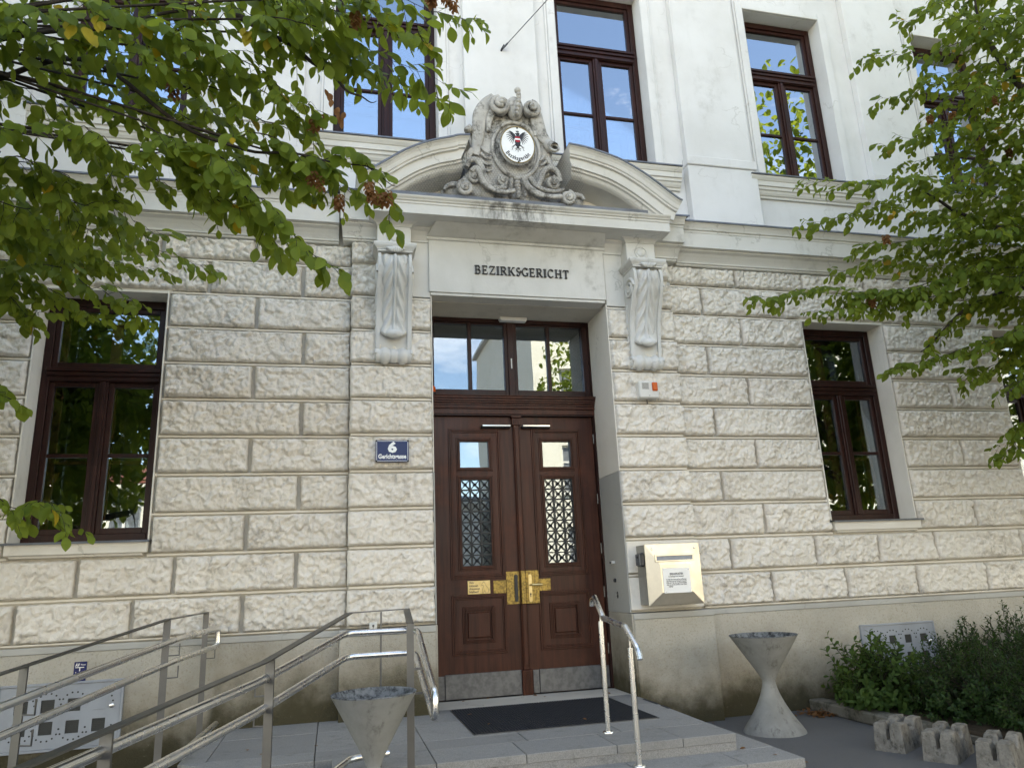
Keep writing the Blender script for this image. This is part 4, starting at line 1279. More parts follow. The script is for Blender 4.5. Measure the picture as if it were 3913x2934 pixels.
# fittings
m = MB(); m.box(1.792, 1.940, YD - .008, YD + .002, 1.172, 1.506, .002); m.box(1.652, 1.790, YD - .006, YD + .002, 1.288, 1.420, .002)
m.build('brass_plate', 'brass', doors[0])
m = MB(); m.box(1.996, 2.140, YD - .052, YD + .002, 1.170, 1.510, .003); m.box(2.141, 2.280, YD - .006, YD + .002, 1.294, 1.420, .002); m.build('brass_plate', 'brass', doors[1])
m = MB(); m.box(1.940, 1.996, YD - .062, YD - .030, 1.170, 1.512, .006); m.build('brass_edge', 'brass', doors[0])
def rounded_bar(m, x, w, z0, z1, y0, y1):
    pts = [(x + w * math.cos(a), z1 - w + w * math.sin(a)) for a in np.linspace(0, math.pi, 9)] + [(x + w * math.cos(a), z0 + w + w * math.sin(a)) for a in np.linspace(math.pi, 2 * math.pi, 9)]
    m.prism_y(pts, y0, y1)
m = MB(); rounded_bar(m, 1.896, .017, 1.195, 1.474, YD - .022, YD - .006); m.build('pull_plate', 'black_metal', doors[0])
m = MB(); rounded_bar(m, 2.038, .018, 1.188, 1.470, YD - .066, YD - .050)
m.tube([(2.040, YD - .06, 1.362), (2.040, YD - .115, 1.362), (2.052, YD - .122, 1.362), (2.155, YD - .120, 1.360)], .0105, 10)
m.build('lever_handle', 'brass_clean', doors[1])
m = MB(); m.sphere((2.038, YD - .067, 1.268), .009, .003, .010, 10, 6); m.box(2.034, 2.042, YD - .069, YD - .064, 1.240, 1.268, .001); m.build('keyhole', 'ink', doors[1])
for d, a, b in ((doors[0], 1.565, 1.905), (doors[1], 2.028, 2.362)):
    m = MB(); m.box(a, b, YD - .060, YD - .004, 3.050, 3.082, .010); c = m.build('door_closer', 'black_metal', d)
    m = MB(); m.box(a + .012, b - .004, YD - .068, YD - .050, 3.064, 3.088, .007); m.build('closer_cover', 'chrome', d)
m = MB()
for z in (.62, 1.20, 1.66, 2.20, 2.88): m.tube([(2.880, YD - .012, z), (2.880, YD - .012, z + .11)], .010, 8)
m.build('hinge', 'steel_flat', doors[1])
m = MB(); m.tube([(1.024, YD - .012, 2.02), (1.024, YD - .012, 2.14)], .006, 6); m.build('hinge', 'frame_wood', doors[0])
# frame, door cornice, fanlight
m = MB(); m.box(.962, 1.008, .500, .62, .28, 4.33, .004); m.box(2.880, 2.93, .500, .62, .28, 4.33, .004)
m.box(1.008, 2.880, .505, .62, 4.285, 4.345, .004); m.box(1.008, 2.88, .50, .62, 3.19, 3.205, .002)
m.build('door_frame', 'frame_wood', H)
m = MB()
for y, z0, z1 in ((.488, 3.205, 3.262), (.470, 3.263, 3.276), (.478, 3.277, 3.300), (.462, 3.312, 3.324), (.450, 3.326, 3.345), (.436, 3.346, 3.368), (.420, 3.370, 3.392), (.410, 3.393, 3.404)):
    m.box(.962, 2.945 if y < .45 else 2.925, y, .62, z0, z1, .003)
m.box(.965, 2.925, .472, .62, 3.298, 3.313, .001)
n = 96
for i in range(n): m.box(.975 + i * .0203, .975 + i * .0203 + .011, .464, .473, 3.300, 3.312, 0)
m.build('door_cornice', 'door_wood', H)
fan = None
m = MB()
for a, b in ((1.008, 1.058), (2.812, 2.880)): m.box(a, b, .515, .60, 3.405, 4.285, .003)
m.box(1.868, 2.018, .520, .60, 3.405, 4.285, .004); m.box(1.905, 1.982, .502, .522, 3.405, 4.285, .005)
for a, b in ((1.058, 1.868), (2.018, 2.812)):
    m.box(a, b, .525, .59, 3.405, 3.492, .003); m.box(a, b, .525, .59, 4.268, 4.285, .003)
m.box(1.446, 1.488, .528, .585, 3.492, 4.268, .003); m.box(2.378, 2.420, .528, .585, 3.492, 4.268, .003)
fan = m.build('fanlight', 'frame_wood', H)
for a, b in ((1.056, 1.448), (1.486, 1.870), (2.016, 2.380), (2.418, 2.814)):
    m = MB(); m.box(a, b, .556, .560, 3.49, 4.27, 0); m.build('pane', 'glass_door', fan)
m = MB(); m.box(1.936, 1.950, .497, .503, 3.74, 3.86, .003); m.build('draught_strip', 'white_plastic', fan)
# steel box and lock on the right jamb are things of their own (below)

# ------------------------------------------------------------------ landing, steps, ramp
LZ = .28
mb = MB()
mb.prism_y([(0, 0), (1, 0), (1, 1)], 0, 1) if False else None
poly = [(-1.02, .045), (2.915, .045), (2.865, -2.005), (.06, -2.005), (-1.02, -1.45)]
def slab_poly(m, poly, z0, z1):
    n = len(poly)
    a = [(x, y, z0) for x, y in poly]; b = [(x, y, z1) for x, y in poly]
    m.add(a + b, [(i, (i + 1) % n, n + (i + 1) % n, n + i) for i in range(n)] + [tuple(range(n)), tuple(range(2 * n - 1, n - 1, -1))])
slab_poly(mb, poly, -.02, .222)
mb.box(.96, 2.895, .0, .56, .0, .222, .002)
landing = mb.build('landing', 'granite_riser', kind='structure')
def paver(parent, pts, z0, z1, mat='granite', name='paving_slab', slope=None):
    """pts counter-clockwise; chamfered upper rim"""
    c = Vector((sum(p[0] for p in pts) / len(pts), sum(p[1] for p in pts) / len(pts)))
    n = len(pts); g = .0025; ch = .004
    def inset(d):
        o = []
        for p in pts:
            v = c - Vector(p); L = v.length
            o.append(Vector(p) + v / L * d * 1.41)
        return o
    zz = (lambda x, y, z: z + (slope(x, y) if slope else 0))
    a = inset(g); b = inset(g + ch)
    m = MB()
    m.add([(p.x, p.y, zz(p.x, p.y, z0)) for p in a] + [(p.x, p.y, zz(p.x, p.y, z1 - ch)) for p in a] + [(p.x, p.y, zz(p.x, p.y, z1)) for p in b],
          [(i, (i + 1) % n, n + (i + 1) % n, n + i) for i in range(n)] + [(n + i, n + (i + 1) % n, 2 * n + (i + 1) % n, 2 * n + i) for i in range(n)] + [tuple(range(2 * n, 3 * n))])
    return m.build(name, mat, parent)
XE = [-1.02, -.835, -.095, .69, 1.42, 2.15, 2.90]
YE = [.03, -.54, -1.285, -1.59]
def xr_edge(y): return 2.915 + (2.865 - 2.915) * (y - .045) / (-2.05)
for i in range(6):
    for j in range(3):
        x0, x1, y1, y0 = XE[i], XE[i + 1], YE[j], YE[j + 1]
        xa1 = xr_edge(y0) if i == 5 else x1; xb1 = xr_edge(y1) if i == 5 else x1
        if i == 0 and j == 2: continue
        if i == 1 and j == 2: pts = [(-.70, -1.60), (x1, y0), (x1, y1), (-1.0, y1)]; 
        else: pts = [(x0, y0), (xa1, y0), (xb1, y1), (x0, y1)]
        paver(landing, pts, .20, LZ + random.uniform(-.0008, .0008))
XF = [.02, .69, 1.30, 1.95, 2.45, 2.872]
for i in range(5):
    x1 = XF[i + 1] if i < 4 else 2.868
    pts = [(XF[i], -2.012), (x1, -2.012), (x1 + (.010 if i == 4 else 0), -1.592), (XF[i], -1.592)]
    paver(landing, pts, .224, LZ, name='nosing_slab')
# recessed slabs continue inside the porch
paver(landing, [(.965, .03), (1.95, .03), (1.95, .53), (.965, .53)], .20, LZ - .001); paver(landing, [(1.95, .03), (2.89, .03), (2.89, .53), (1.95, .53)], .20, LZ - .0005)
# second step wraps round the right end
mb = MB(); mb.box(.52, 3.15, -2.385, -2.0, -.02, .108, .004); mb.box(2.86, 3.15, -2.0, -.15, -.02, .108, .004)
step = mb.build('step', 'granite_riser', kind='structure')
for a, b in ((.515, 1.25), (1.25, 2.0), (2.0, 2.72), (2.72, 3.158)):
    paver(step, [(a, -2.393), (b, -2.393), (b, -2.006), (a, -2.006)], .110, .166, name='tread_slab')
for a, b in ((-2.004, -1.30), (-1.30, -.72), (-.72, -.155)):
    paver(step, [(2.87, a), (3.158, a), (3.158, b), (2.87, b)], .110, .166, name='tread_slab')
# anti-slip strips on the right edge
mb = MB()
for y0, y1 in ((-.62, -.30), (-.86, -.70)):
    mb.box(2.872, 2.898, y0, y1, LZ - .002, LZ + .003, .001)
mb.build('edge_strip', 'rubber', landing)
# ramp going out from the landing towards the street
rd = Vector((math.cos(R(250)), math.sin(R(250))))
A0 = Vector((-1.03, -1.455)); B0 = Vector((.055, -1.96))
def rz(s): return max(.0, LZ - .095 * s)
mb = MB(); vs = []; Ls = 3.0
for P0 in (A0, B0):
    q = P0 + rd * Ls
    vs += [(P0.x, P0.y, LZ - .004), (q.x, q.y, rz(Ls)), (P0.x, P0.y, -.02), (q.x, q.y, -.02)]
mb.add(vs, [(0, 4, 5, 1), (0, 1, 3, 2), (4, 6, 7, 5), (1, 5, 7, 3), (0, 2, 6, 4)])
ramp_o = mb.build('ramp', 'granite', kind='structure')
# soil strip behind the ramp
mb = MB(); mb.box(-5.0, -1.03, -.9, -.03, .0, .03, .008); mb.build('soil', 'soil', kind='structure')

# ------------------------------------------------------------------ rubber mat
t = thing('door_mat', 'black ribbed rubber mat set into the paving before the brown door', 'mat', (1.85, -.64, LZ))
x0, x1, y0, y1 = 1.092, 2.608, -1.228, -.050
m = MB(); m.box(x0, x1, y0, y1, LZ - .002, LZ + .0035, .001); m.build('mat_base', 'rubber', t)
m = MB()
for i in range(62): x = x0 + .008 + i * (x1 - x0 - .016) / 61; m.box(x - .0035, x + .0035, y0, y1, LZ + .003, LZ + .012, 0)
for i in range(46): y = y0 + .008 + i * (y1 - y0 - .016) / 45; m.box(x0, x1, y - .003, y + .003, LZ + .003, LZ + .0105, 0)
m.build('mat_ribs', 'rubber', t, kind='stuff')
m = MB()
for a in ((x0 - .012, x0 - .002, y0 - .012, y1 + .012), (x1 + .002, x1 + .012, y0 - .012, y1 + .012)): m.box(*a, LZ - .002, LZ + .006, .001)
for a in ((x0 - .002, x1 + .002, y0 - .012, y0 - .002), (x0 - .002, x1 + .002, y1 + .002, y1 + .012)): m.box(*a, LZ - .002, LZ + .0058, .001)
m.build('mat_frame', 'steel_flat', t)

# ------------------------------------------------------------------ rails
def corner(pts, r=.05, n=5):
    P = [Vector(p) for p in pts]; out = [P[0]]
    for i in range(1, len(P) - 1):
        a = (P[i - 1] - P[i]); b = (P[i + 1] - P[i]); rr = min(r, a.length * .45, b.length * .45)
        p0 = P[i] + a.normalized() * rr; p1 = P[i] + b.normalized() * rr
        for k in range(n + 1):
            s = k / n; out.append(p0 * (1 - s) ** 2 + P[i] * 2 * s * (1 - s) + p1 * s * s)
    out.append(P[-1]); return out
def flat_bar(m, a, b, w, th, side):
    """rectangular bar from a to b; side = unit vector of its width"""
    a = Vector(a); b = Vector(b); d = (b - a).normalized(); s = Vector(side).normalized(); n = d.cross(s).normalized()
    vs = [p + s * (w / 2) * i + n * (th / 2) * j for p in (a, b) for i, j in ((-1, -1), (1, -1), (1, 1), (-1, 1))]
    m.add(vs, [(0, 1, 5, 4), (1, 2, 6, 5), (2, 3, 7, 6), (3, 0, 4, 7), (3, 2, 1, 0), (4, 5, 6, 7)])
TR = .0212
rd3 = Vector((rd.x, rd.y, 0)); side3 = Vector((-rd.y, rd.x, 0))
def along(P0, s, z): return (P0.x + rd.x * s, P0.y + rd.y * s, z)
# front rail (street side)
FR_ = thing('ramp_railing', 'steel ramp railing directly behind the slender ash bin, bent round the landing corner', 'railing', (.10, -1.95, LZ))
K = Vector((.098, -1.95))
def ztop(s): return 1.118 - .105 * min(s, 1.3) - .055 * max(0, s - 1.3)
def zlow(s): return .968 - .098 * min(s, 1.3) - .060 * max(0, s - 1.3)
def zcap(s): return 1.248 - .135 * min(s, 1.3) - .075 * max(0, s - 1.3)
top = [(.582, -2.735, .835), (.582, -2.40, .945), (.578, -1.965, 1.118), (.098, -1.95, 1.120)] + [along(K, s, ztop(s)) for s in (.6, 1.3, 2.0, 2.9)]
low = [(.578, -2.735, .690), (.572, -2.40, .805), (.560, -1.965, .972), (.104, -1.95, .970)] + [along(K, s, zlow(s)) for s in (.6, 1.3, 2.0, 2.9)]
loop = corner(list(reversed([(.582, -2.50, .912), (.584, -2.79, .815), (.582, -2.79, .668), (.574, -2.50, .770)])), .06)
m = MB(); m.tube(corner([(.582, -2.50, .912)] + top[2:], .07), TR, 14); m.build('handrail', 'steel', FR_)
m = MB(); m.tube(corner([(.574, -2.50, .770)] + low[2:], .07), TR, 14); m.build('lower_rail', 'steel', FR_)
m = MB(); m.tube(loop, TR, 14); m.build('end_loop', 'steel', FR_)
m = MB()
flat_bar(m, (.504, -1.95, 1.257), (.482, -2.42, 1.182), .044, .008, (1, 0, 0))
flat_bar(m, (.505, -1.95, 1.257), (.12, -1.95, 1.250), .008, .044, (0, 0, 1)) if False else flat_bar(m, (.505, -1.95, 1.257), (.118, -1.95, 1.250), .044, .008, (0, 1, 0))
sA = [0, .65, 1.3, 2.0, 2.9]
for a, b in zip(sA[:-1], sA[1:]): flat_bar(m, along(Vector((.118, -1.95)), a, zcap(a)), along(Vector((.118, -1.95)), b, zcap(b)), .046, .008, side3)
m.build('cap_bar', 'steel_flat', FR_)
m = MB(); flat_bar(m, (.482, -2.42, .16), (.482, -2.42, 1.180), .044, .010, (1, 0, 0)); m.build('post', 'steel_flat', FR_)
m = MB(); flat_bar(m, (.331, -1.95, LZ - .01), (.331, -1.95, 1.247), .044, .010, (0, 1, 0)); m.build('post', 'steel_flat', FR_)
for s in (1.22, 2.5):
    P0 = Vector((.118, -1.95))
    m = MB(); flat_bar(m, along(P0, s, rz(s) - .05), along(P0, s, zcap(s) - .004), .046, .010, side3 * 1.0); m.build('post', 'steel_flat', FR_)
m = MB()
m.box(.500, .560, -2.424, -2.414, .905, .920, .001); m.box(.500, .556, -2.424, -2.414, .765, .778, .001)
for s in (1.22, 2.5):
    P0 = Vector((.118, -1.95))
    for zf in (ztop, zlow):
        a = Vector(along(P0, s, zf(s) - .085)); o = side3 * -.075
        m.tube([a, a + o, a + o + Vector((0, 0, .070))], .0055, 6)
for z in (1.04, .895): m.tube([(.331, -1.952, z - .03), (.331, -1.90, z - .03), (.331, -1.95, z + .07)], .0055, 6)
m.pieces('bracket', 'steel_flat', FR_)
m = MB(); m.tube(corner([(.385, -1.92, .352), (.135, -1.985, .352)] + [along(Vector((.10, -2.0)), s, .352 - .09 * s) for s in (.25, 1.2, 2.6)], .05), TR, 14)
m.build('wheel_guard', 'steel', FR_)
# back rail (wall side)
BR = thing('ramp_railing', 'brushed steel ramp railing nearest the wall, in front of the grey vented cabinet', 'railing', (-1.04, -.8, LZ))
K2 = Vector((-1.048, -1.49))
def btop(s): return 1.120 - .128 * s
def blow(s): return .978 - .125 * s
def bcap(s): return 1.255 - .125 * s
S_ = (.83, 1.53, 2.3, 3.0)
ring = [along(K2, s, btop(s)) for s in reversed(S_)] + [(-1.048, -1.49, 1.120), (-.972, -.095, 1.120), (-.968, -.075, .975), (-1.055, -1.42, .978)]
ring = [along(K2, s, btop(s)) for s in reversed(S_)] + [(-1.048, -1.49, 1.120), (-.968, -.06, 1.122), (-.962, -.06, .975), (-1.055, -1.45, .978)]
m = MB(); m.tube(corner(ring[:6] + [(-.966, -.06, 1.05)], .05, 6), TR, 14); m.build('handrail', 'steel', BR)
m = MB(); m.tube(corner([(-.966, -.06, 1.05), (-.962, -.06, .975), (-1.055, -1.45, .978)] + [along(K2, s, blow(s)) for s in S_], .05, 6), TR, 14); m.build('lower_rail', 'steel', BR)
m = MB()
flat_bar(m, (-1.065, -.11, 1.258), (-1.10, -1.56, 1.257), .046, .008, (1, 0, 0))
K3 = Vector((-1.10, -1.56))
for a, b in zip((0, .8, 1.45, 2.2), (.8, 1.45, 2.2, 3.0)): flat_bar(m, along(K3, a, bcap(a) + .002), along(K3, b, bcap(b) + .002), .046, .008, side3)
m.build('cap_bar', 'steel_flat', BR)
posts = [((-1.062, -.14), 1.254, (1, .05, 0), .20), ((-1.098, -1.565), 1.252, (1, .2, 0), .12)] + [(along(K3, s, 0)[:2], bcap(s), side3, 0.0) for s in (1.28, 2.6)]
for (px_, py_), zt, sd, zb in posts:
    m = MB(); flat_bar(m, (px_, py_, zb), (px_, py_, zt), .046, .010, sd); m.build('post', 'steel_flat', BR)
m = MB()
for (px_, py_), zt, sd, zb in posts:
    for dz in (.232, .375):
        a = Vector((px_, py_, zt - dz)); o = Vector(sd).normalized() * .088
        m.tube([a, a + o, a + o + Vector((0, 0, .075))], .0055, 6)
m.pieces('bracket', 'steel_flat', BR)
m = MB(); m.tube([(-.90, -.40, .395), (-1.0, -1.45, .36)] + [along(Vector((-1.0, -1.45)), s, .36 - .1 * s) for s in (.8, 2.4)], TR * .95, 12); m.build('wheel_guard', 'steel', BR)
# short stair handrail on the right
SR = thing('stair_handrail', 'short steel stair handrail with curled ends on two round posts beside the mat', 'handrail', (2.04, -1.59, LZ))
pts = [(2.04, -1.425, 1.190), (2.04, -1.432, 1.232), (2.04, -1.50, 1.258), (2.04, -1.662, 1.108), (2.04, -2.112, 1.062), (2.04, -2.305, .930), (2.04, -2.335, .862)]
m = MB(); m.tube(corner(pts[:3], .03) + [Vector(p) for p in pts[3:4]], TR * 1.02, 14); m.tube([pts[3], pts[4]], TR * 1.02, 14); m.tube(corner(pts[4:], .035), TR * 1.02, 14)
for p in pts[3:5]: m.sphere(p, TR * 1.01, TR * 1.01, TR * 1.01, 14, 8)
m.build('handrail', 'steel', SR)
for y, zb, zt, zr in ((-1.60, LZ, 1.080, 1.15), (-2.17, .166, .925, 1.02)):
    m = MB(); m.tube([(2.04, y, zb), (2.04, y, zt)], .0200, 16); m.tube([(2.04, y, zt), (2.04, y, zr)], .0065, 10)
    m.lathe([(.001, .012), (.040, .012), (.042, .009), (.042, 0.0)], 2.04, y, 20, zb)
    m.build('post', 'steel', SR)

# ------------------------------------------------------------------ ash bins of fibre cement
def ash_bin(label, cx, cy, rim, zr, zw, rw, rb, z0=0.0):
    t = thing('ash_bin', label, 'ash bin', (cx, cy, z0), 'cone ash bins by the entrance')
    prof = [(rb, 0), (rb - .004, .012)]
    for i in range(1, 15):
        u = i / 14; prof.append((rw + (rb - rw) * (1 - u) ** 1.55, .012 + (zw - .012) * u))
    for i in range(1, 9):
        u = i / 8; z = zw + (zr - zw) * u
        prof.append((rw + (rim - rw) * (u ** 1.12 if u < .25 else (.25 ** 1.12 + (u - .25) * (1 - .25 ** 1.12) / .75)), z))
    m = MB(); m.lathe(prof, cx, cy, 56, z0); m.build('bin_body', 'fibre_cement', t)
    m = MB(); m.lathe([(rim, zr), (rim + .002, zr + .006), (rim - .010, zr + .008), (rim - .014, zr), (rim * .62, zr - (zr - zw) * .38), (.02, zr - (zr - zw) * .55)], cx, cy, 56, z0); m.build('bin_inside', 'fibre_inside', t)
ash_bin('large grey hourglass ash bin of fibre cement standing by the plinth, right of the door', 3.905, -.82, .305, .823, .43, .057, .275)
ash_bin('slender grey hourglass ash bin in front of the landing and the ramp railing', .243, -2.75, .238, .832, .455, .038, .22)

# ------------------------------------------------------------------ concrete bicycle stones
def bike_stone(label, fl, fr, depth_dir, L=.49, h=.205):
    fl = Vector(fl); fr = Vector(fr)
    v = (fr - fl); W = v.length; v /= W
    uu = Vector(depth_dir).normalized()
    t = thing('bicycle_stone', label, 'bicycle stand', (fl.x, fl.y, 0), 'concrete bicycle stones in a row')
    vg = [0, .014, W * .26, W * .36, W * .40, W * .43, W * .445, W * .565, W * .58, W * .61, W * .65, W * .74, W - .014, W]
    ug = [0, .014, .07, .135, .165, .190, .215, .245, .275, .300, .325, .355, .42, L - .014, L]
    def top(a, b):
        x = a / W; y = b
        ch = .008 if (a < .006 or a > W - .006 or b < .006 or b > L - .006) else 0
        if .437 < x < .573: return .085
        m_ = min(1, max(0, (abs(y - L / 2) - .040) / .055)); m_ = m_ * m_ * (3 - 2 * m_)
        zz = h - .062 * (1 - m_)
        if .38 < x < .63: zz -= (.045 if (.415 < x < .595) else .018) * (1 if m_ > .5 else .7)
        return max(.085, zz - ch)
    vs = []; F = []
    nv, nu = len(vg), len(ug)
    rng = random.Random(len(label) * 7 + int(abs(fl.y) * 100))
    def pt(a, b, z):
        tp = .014 * z / h          # slight batter
        a2 = tp + a * (W - 2 * tp) / W; b2 = tp + b * (L - 2 * tp) / L
        p = fl + v * a2 + uu * b2
        j = .0035
        return (p.x + rng.uniform(-j, j), p.y + rng.uniform(-j, j), z + rng.uniform(-j, j) * (z > .01))
    for b in ug:
        for a in vg: vs.append(pt(a, b, top(a, b)))
    for i in range(nu - 1):
        for k in range(nv - 1):
            F.append((i * nv + k, i * nv + k + 1, (i + 1) * nv + k + 1, (i + 1) * nv + k))
    ring_i = [k for k in range(nv)] + [i * nv + nv - 1 for i in range(1, nu)] + [(nu - 1) * nv + k for k in range(nv - 2, -1, -1)] + [i * nv for i in range(nu - 2, 0, -1)]
    n0 = len(vs)
    coords = [(vg[k % nv], ug[k // nv]) for k in ring_i]
    for a, b in coords: vs.append(pt(a, b, 0.0))
    n = len(ring_i)
    for k in range(n):
        k2 = (k + 1) % n
        F.append((ring_i[k2], ring_i[k], n0 + k, n0 + k2))
    m = MB(); m.add(vs, F)
    o = m.build('stone_body', 'rough_concrete', t)
    o.modifiers.new('Bevel', 'BEVEL').width = .011
    o.modifiers['Bevel'].segments = 2; o.modifiers['Bevel'].limit_method = 'ANGLE'; o.modifiers['Bevel'].angle_limit = R(28)
    return t
bike_stone('notched concrete bicycle stone at the left end of the row of three', (4.196, -1.756), (4.306, -1.962), (.86, .51))
bike_stone('notched concrete bicycle stone in the middle of the row of three', (4.271, -2.178), (4.400, -2.376), (.83, .56))
bike_stone('notched concrete bicycle stone at the right end of the row, cut by the picture edge', (4.345, -2.590), (4.482, -2.785), (.82, .57))

# ------------------------------------------------------------------ planting bed
mb = MB(); mb.box(4.80, 4.98, -1.55, -.05, .0, .105, .012); mb.box(4.98, 12.0, -3.3, -.05, .0, .07, .01); mb.build('bed_curb', 'curb_stone', kind='structure')
mb = MB(); mb.box(4.99, 11.9, -3.2, -.06, .06, .095, .01); mb.build('bed_soil', 'soil', kind='structure')

# ------------------------------------------------------------------ signs and boxes on the facade
t = thing('house_number_plate', 'blue enamel house number plate reading 6 Gerichtsgasse on the left pier', 'sign', (.541, -0.1950, 2.67))
m = MB(); m.box(.382, .701, -0.2060, -0.1900, 2.563, 2.777, .004); m.build('plate', 'blue_enamel', t)
m = MB()
for a, b, c, d in ((.391, .692, 2.764, 2.768), (.391, .692, 2.572, 2.576)): m.box(a, b, -0.2075, -0.2050, c, d, 0)
for a, b in ((.391, .395), (.688, .692)): m.box(a, b, -0.2074, -0.2050, 2.572, 2.768, 0)
m.build('white_border', 'white_enamel', t)
text_part('numeral', '6', .135, (.541, -0.2075, 2.700), 'white_enamel', t, bold=.0065, width=.088)
text_part('street_name', 'Gerichtsgasse', .06, (.541, -0.2075, 2.615), 'white_enamel', t, bold=.0022, width=.268)
m = MB()
for x in (.390, .693):
    for z in (2.571, 2.769): m.sphere((x, -0.2070, z), .010, .005, .010, 8, 6)
m.pieces('screw', 'black_metal', t)

t = thing('alarm_box', 'white alarm siren box with orange lens on the right pier below the scroll bracket', 'alarm', (3.26, -.16, 3.33))
m = MB(); m.box(3.150, 3.378, -0.2420, -0.1300, 3.232, 3.418, .012); m.build('case', 'white_plastic', t)
m = MB(); m.box(3.298, 3.358, -0.2640, -0.2360, 3.308, 3.402, .008); m.build('lens', 'orange_plastic', t)
m = MB()
for i in range(7): m.box(3.185, 3.262, -0.2435, -0.2400, 3.330 + i * .010, 3.334 + i * .010, 0)
m.box(3.255, 3.270, -0.2435, -0.2400, 3.255, 3.260, 0)
m.build('grille', 'ink', t)
m = MB(); m.tube([(3.262, -0.1640, 3.235), (3.262, -0.1660, 3.18)], .006, 6); m.build('cable', 'black_plastic', t)

# letter box
t = thing('letter_box', 'square stainless steel letter box with a pyramid front on the right pier', 'mailbox', (3.30, -.13, 1.41))
bx0, bx1, bz0, bz1 = 3.006, 3.588, 1.122, 1.698
m = MB(); m.box(bx0, bx1, -.340, -.128, bz0, bz1, .004); m.build('case', 'box_side', t)
m = MB()
yb = -.352; a0, a1, c0, c1 = bx0 - .004, bx1 + .004, bz0 - .006, bz1 + .006
i0, i1, k0, k1 = 3.145, 3.470, 1.235, 1.500; yi = -.372; zu = 1.520
m.box(a0, a1, yb + .002, -.338, c0, c1, .003)
vs = [(a0 + .003, yb, c0 + .003), (a1 - .003, yb, c0 + .003), (a1 - .003, yb, c1 - .003), (a0 + .003, yb, c1 - .003), (i0, yi, k0), (i1, yi, k0), (i1, yi, k1), (i0, yi, k1)]
m.add(vs, [(0, 1, 5, 4), (1, 2, 6, 5), (2, 3, 7, 6), (3, 0, 4, 7), (4, 5, 6, 7)])
m.build('front_cover', 'box_steel', t)
def ycov(z):  # depth of the upper facet
    return yi + (yb - yi) * (z - k1) / (c1 - .003 - k1) if z > k1 else yi
m = MB()
for a, b, c, d in ((3.094, 3.516, 1.583, 1.603), (3.094, 3.516, 1.528, 1.543)): m.box(a, b, ycov((c + d) / 2) - .012, ycov((c + d) / 2) + .004, c, d, .002)
for a, b in ((3.094, 3.112), (3.498, 3.516)): m.box(a, b, ycov(1.565) - .0115, ycov(1.565) + .004, 1.543, 1.583, .002)
m.build('slot_frame', 'box_steel', t)
m = MB(); m.box(3.112, 3.498, ycov(1.565) - .003, ycov(1.565) + .003, 1.543, 1.583, 0); m.build('slot_flap', 'grey_paint', t)
m = MB()
for x in (3.075, 3.535): m.sphere((x, yb - .006, 1.655), .011, .006, .011, 10, 6)
m.build('lock', 'steel', t)
m = MB(); m.box(3.162, 3.454, yi - .005, yi + .001, 1.228, 1.466, .001); pl = m.build('notice_plate', 'white_enamel', t)
text_part('notice_title', 'EINLAUFKASTEN', .03, (3.305, yi - .0055, 1.408), 'ink', pl, width=.140, bold=.0006)
text_part('notice_text', 'des Bezirksgerichtes Floridsdorf', .02, (3.300, yi - .0055, 1.385), 'ink', pl, width=.165)
for i, s in enumerate(('Der Inhalt dieses Kastens wird nur an Werktagen', 'entnommen und zwar Montag bis Freitag um', '8 Uhr und 11 Uhr. Hier eingeworfene Eingaben', 'gelten erst nach der Entnahme als bei Gericht', 'eingelangt.')):
    text_part('notice_text', s, .02, ((3.300 if i < 4 else 3.235), yi - .0055, 1.357 - i * .0165), 'ink', pl, width=.215 if i < 4 else .05)
m = MB()
for x in (3.180, 3.436):
    for z in (1.246, 1.448): m.sphere((x, yi - .006, z), .006, .003, .006, 8, 6)
m.pieces('screw', 'steel', t)
t = thing('card_reader', 'small dark card reader on the left side of the steel letter box', 'card reader', (2.99, -.26, 1.56))
m = MB(); m.box(2.955, 3.004, -.345, -.215, 1.490, 1.622, .014); m.build('case', 'black_plastic', t)
m = MB(); m.box(2.948, 2.957, -.332, -.230, 1.502, 1.612, .004); m.build('face_plate', 'zinc', t)
m = MB(); m.box(2.945, 2.949, -.300, -.268, 1.572, 1.592, .001); m.build('sensor', 'ink', t)

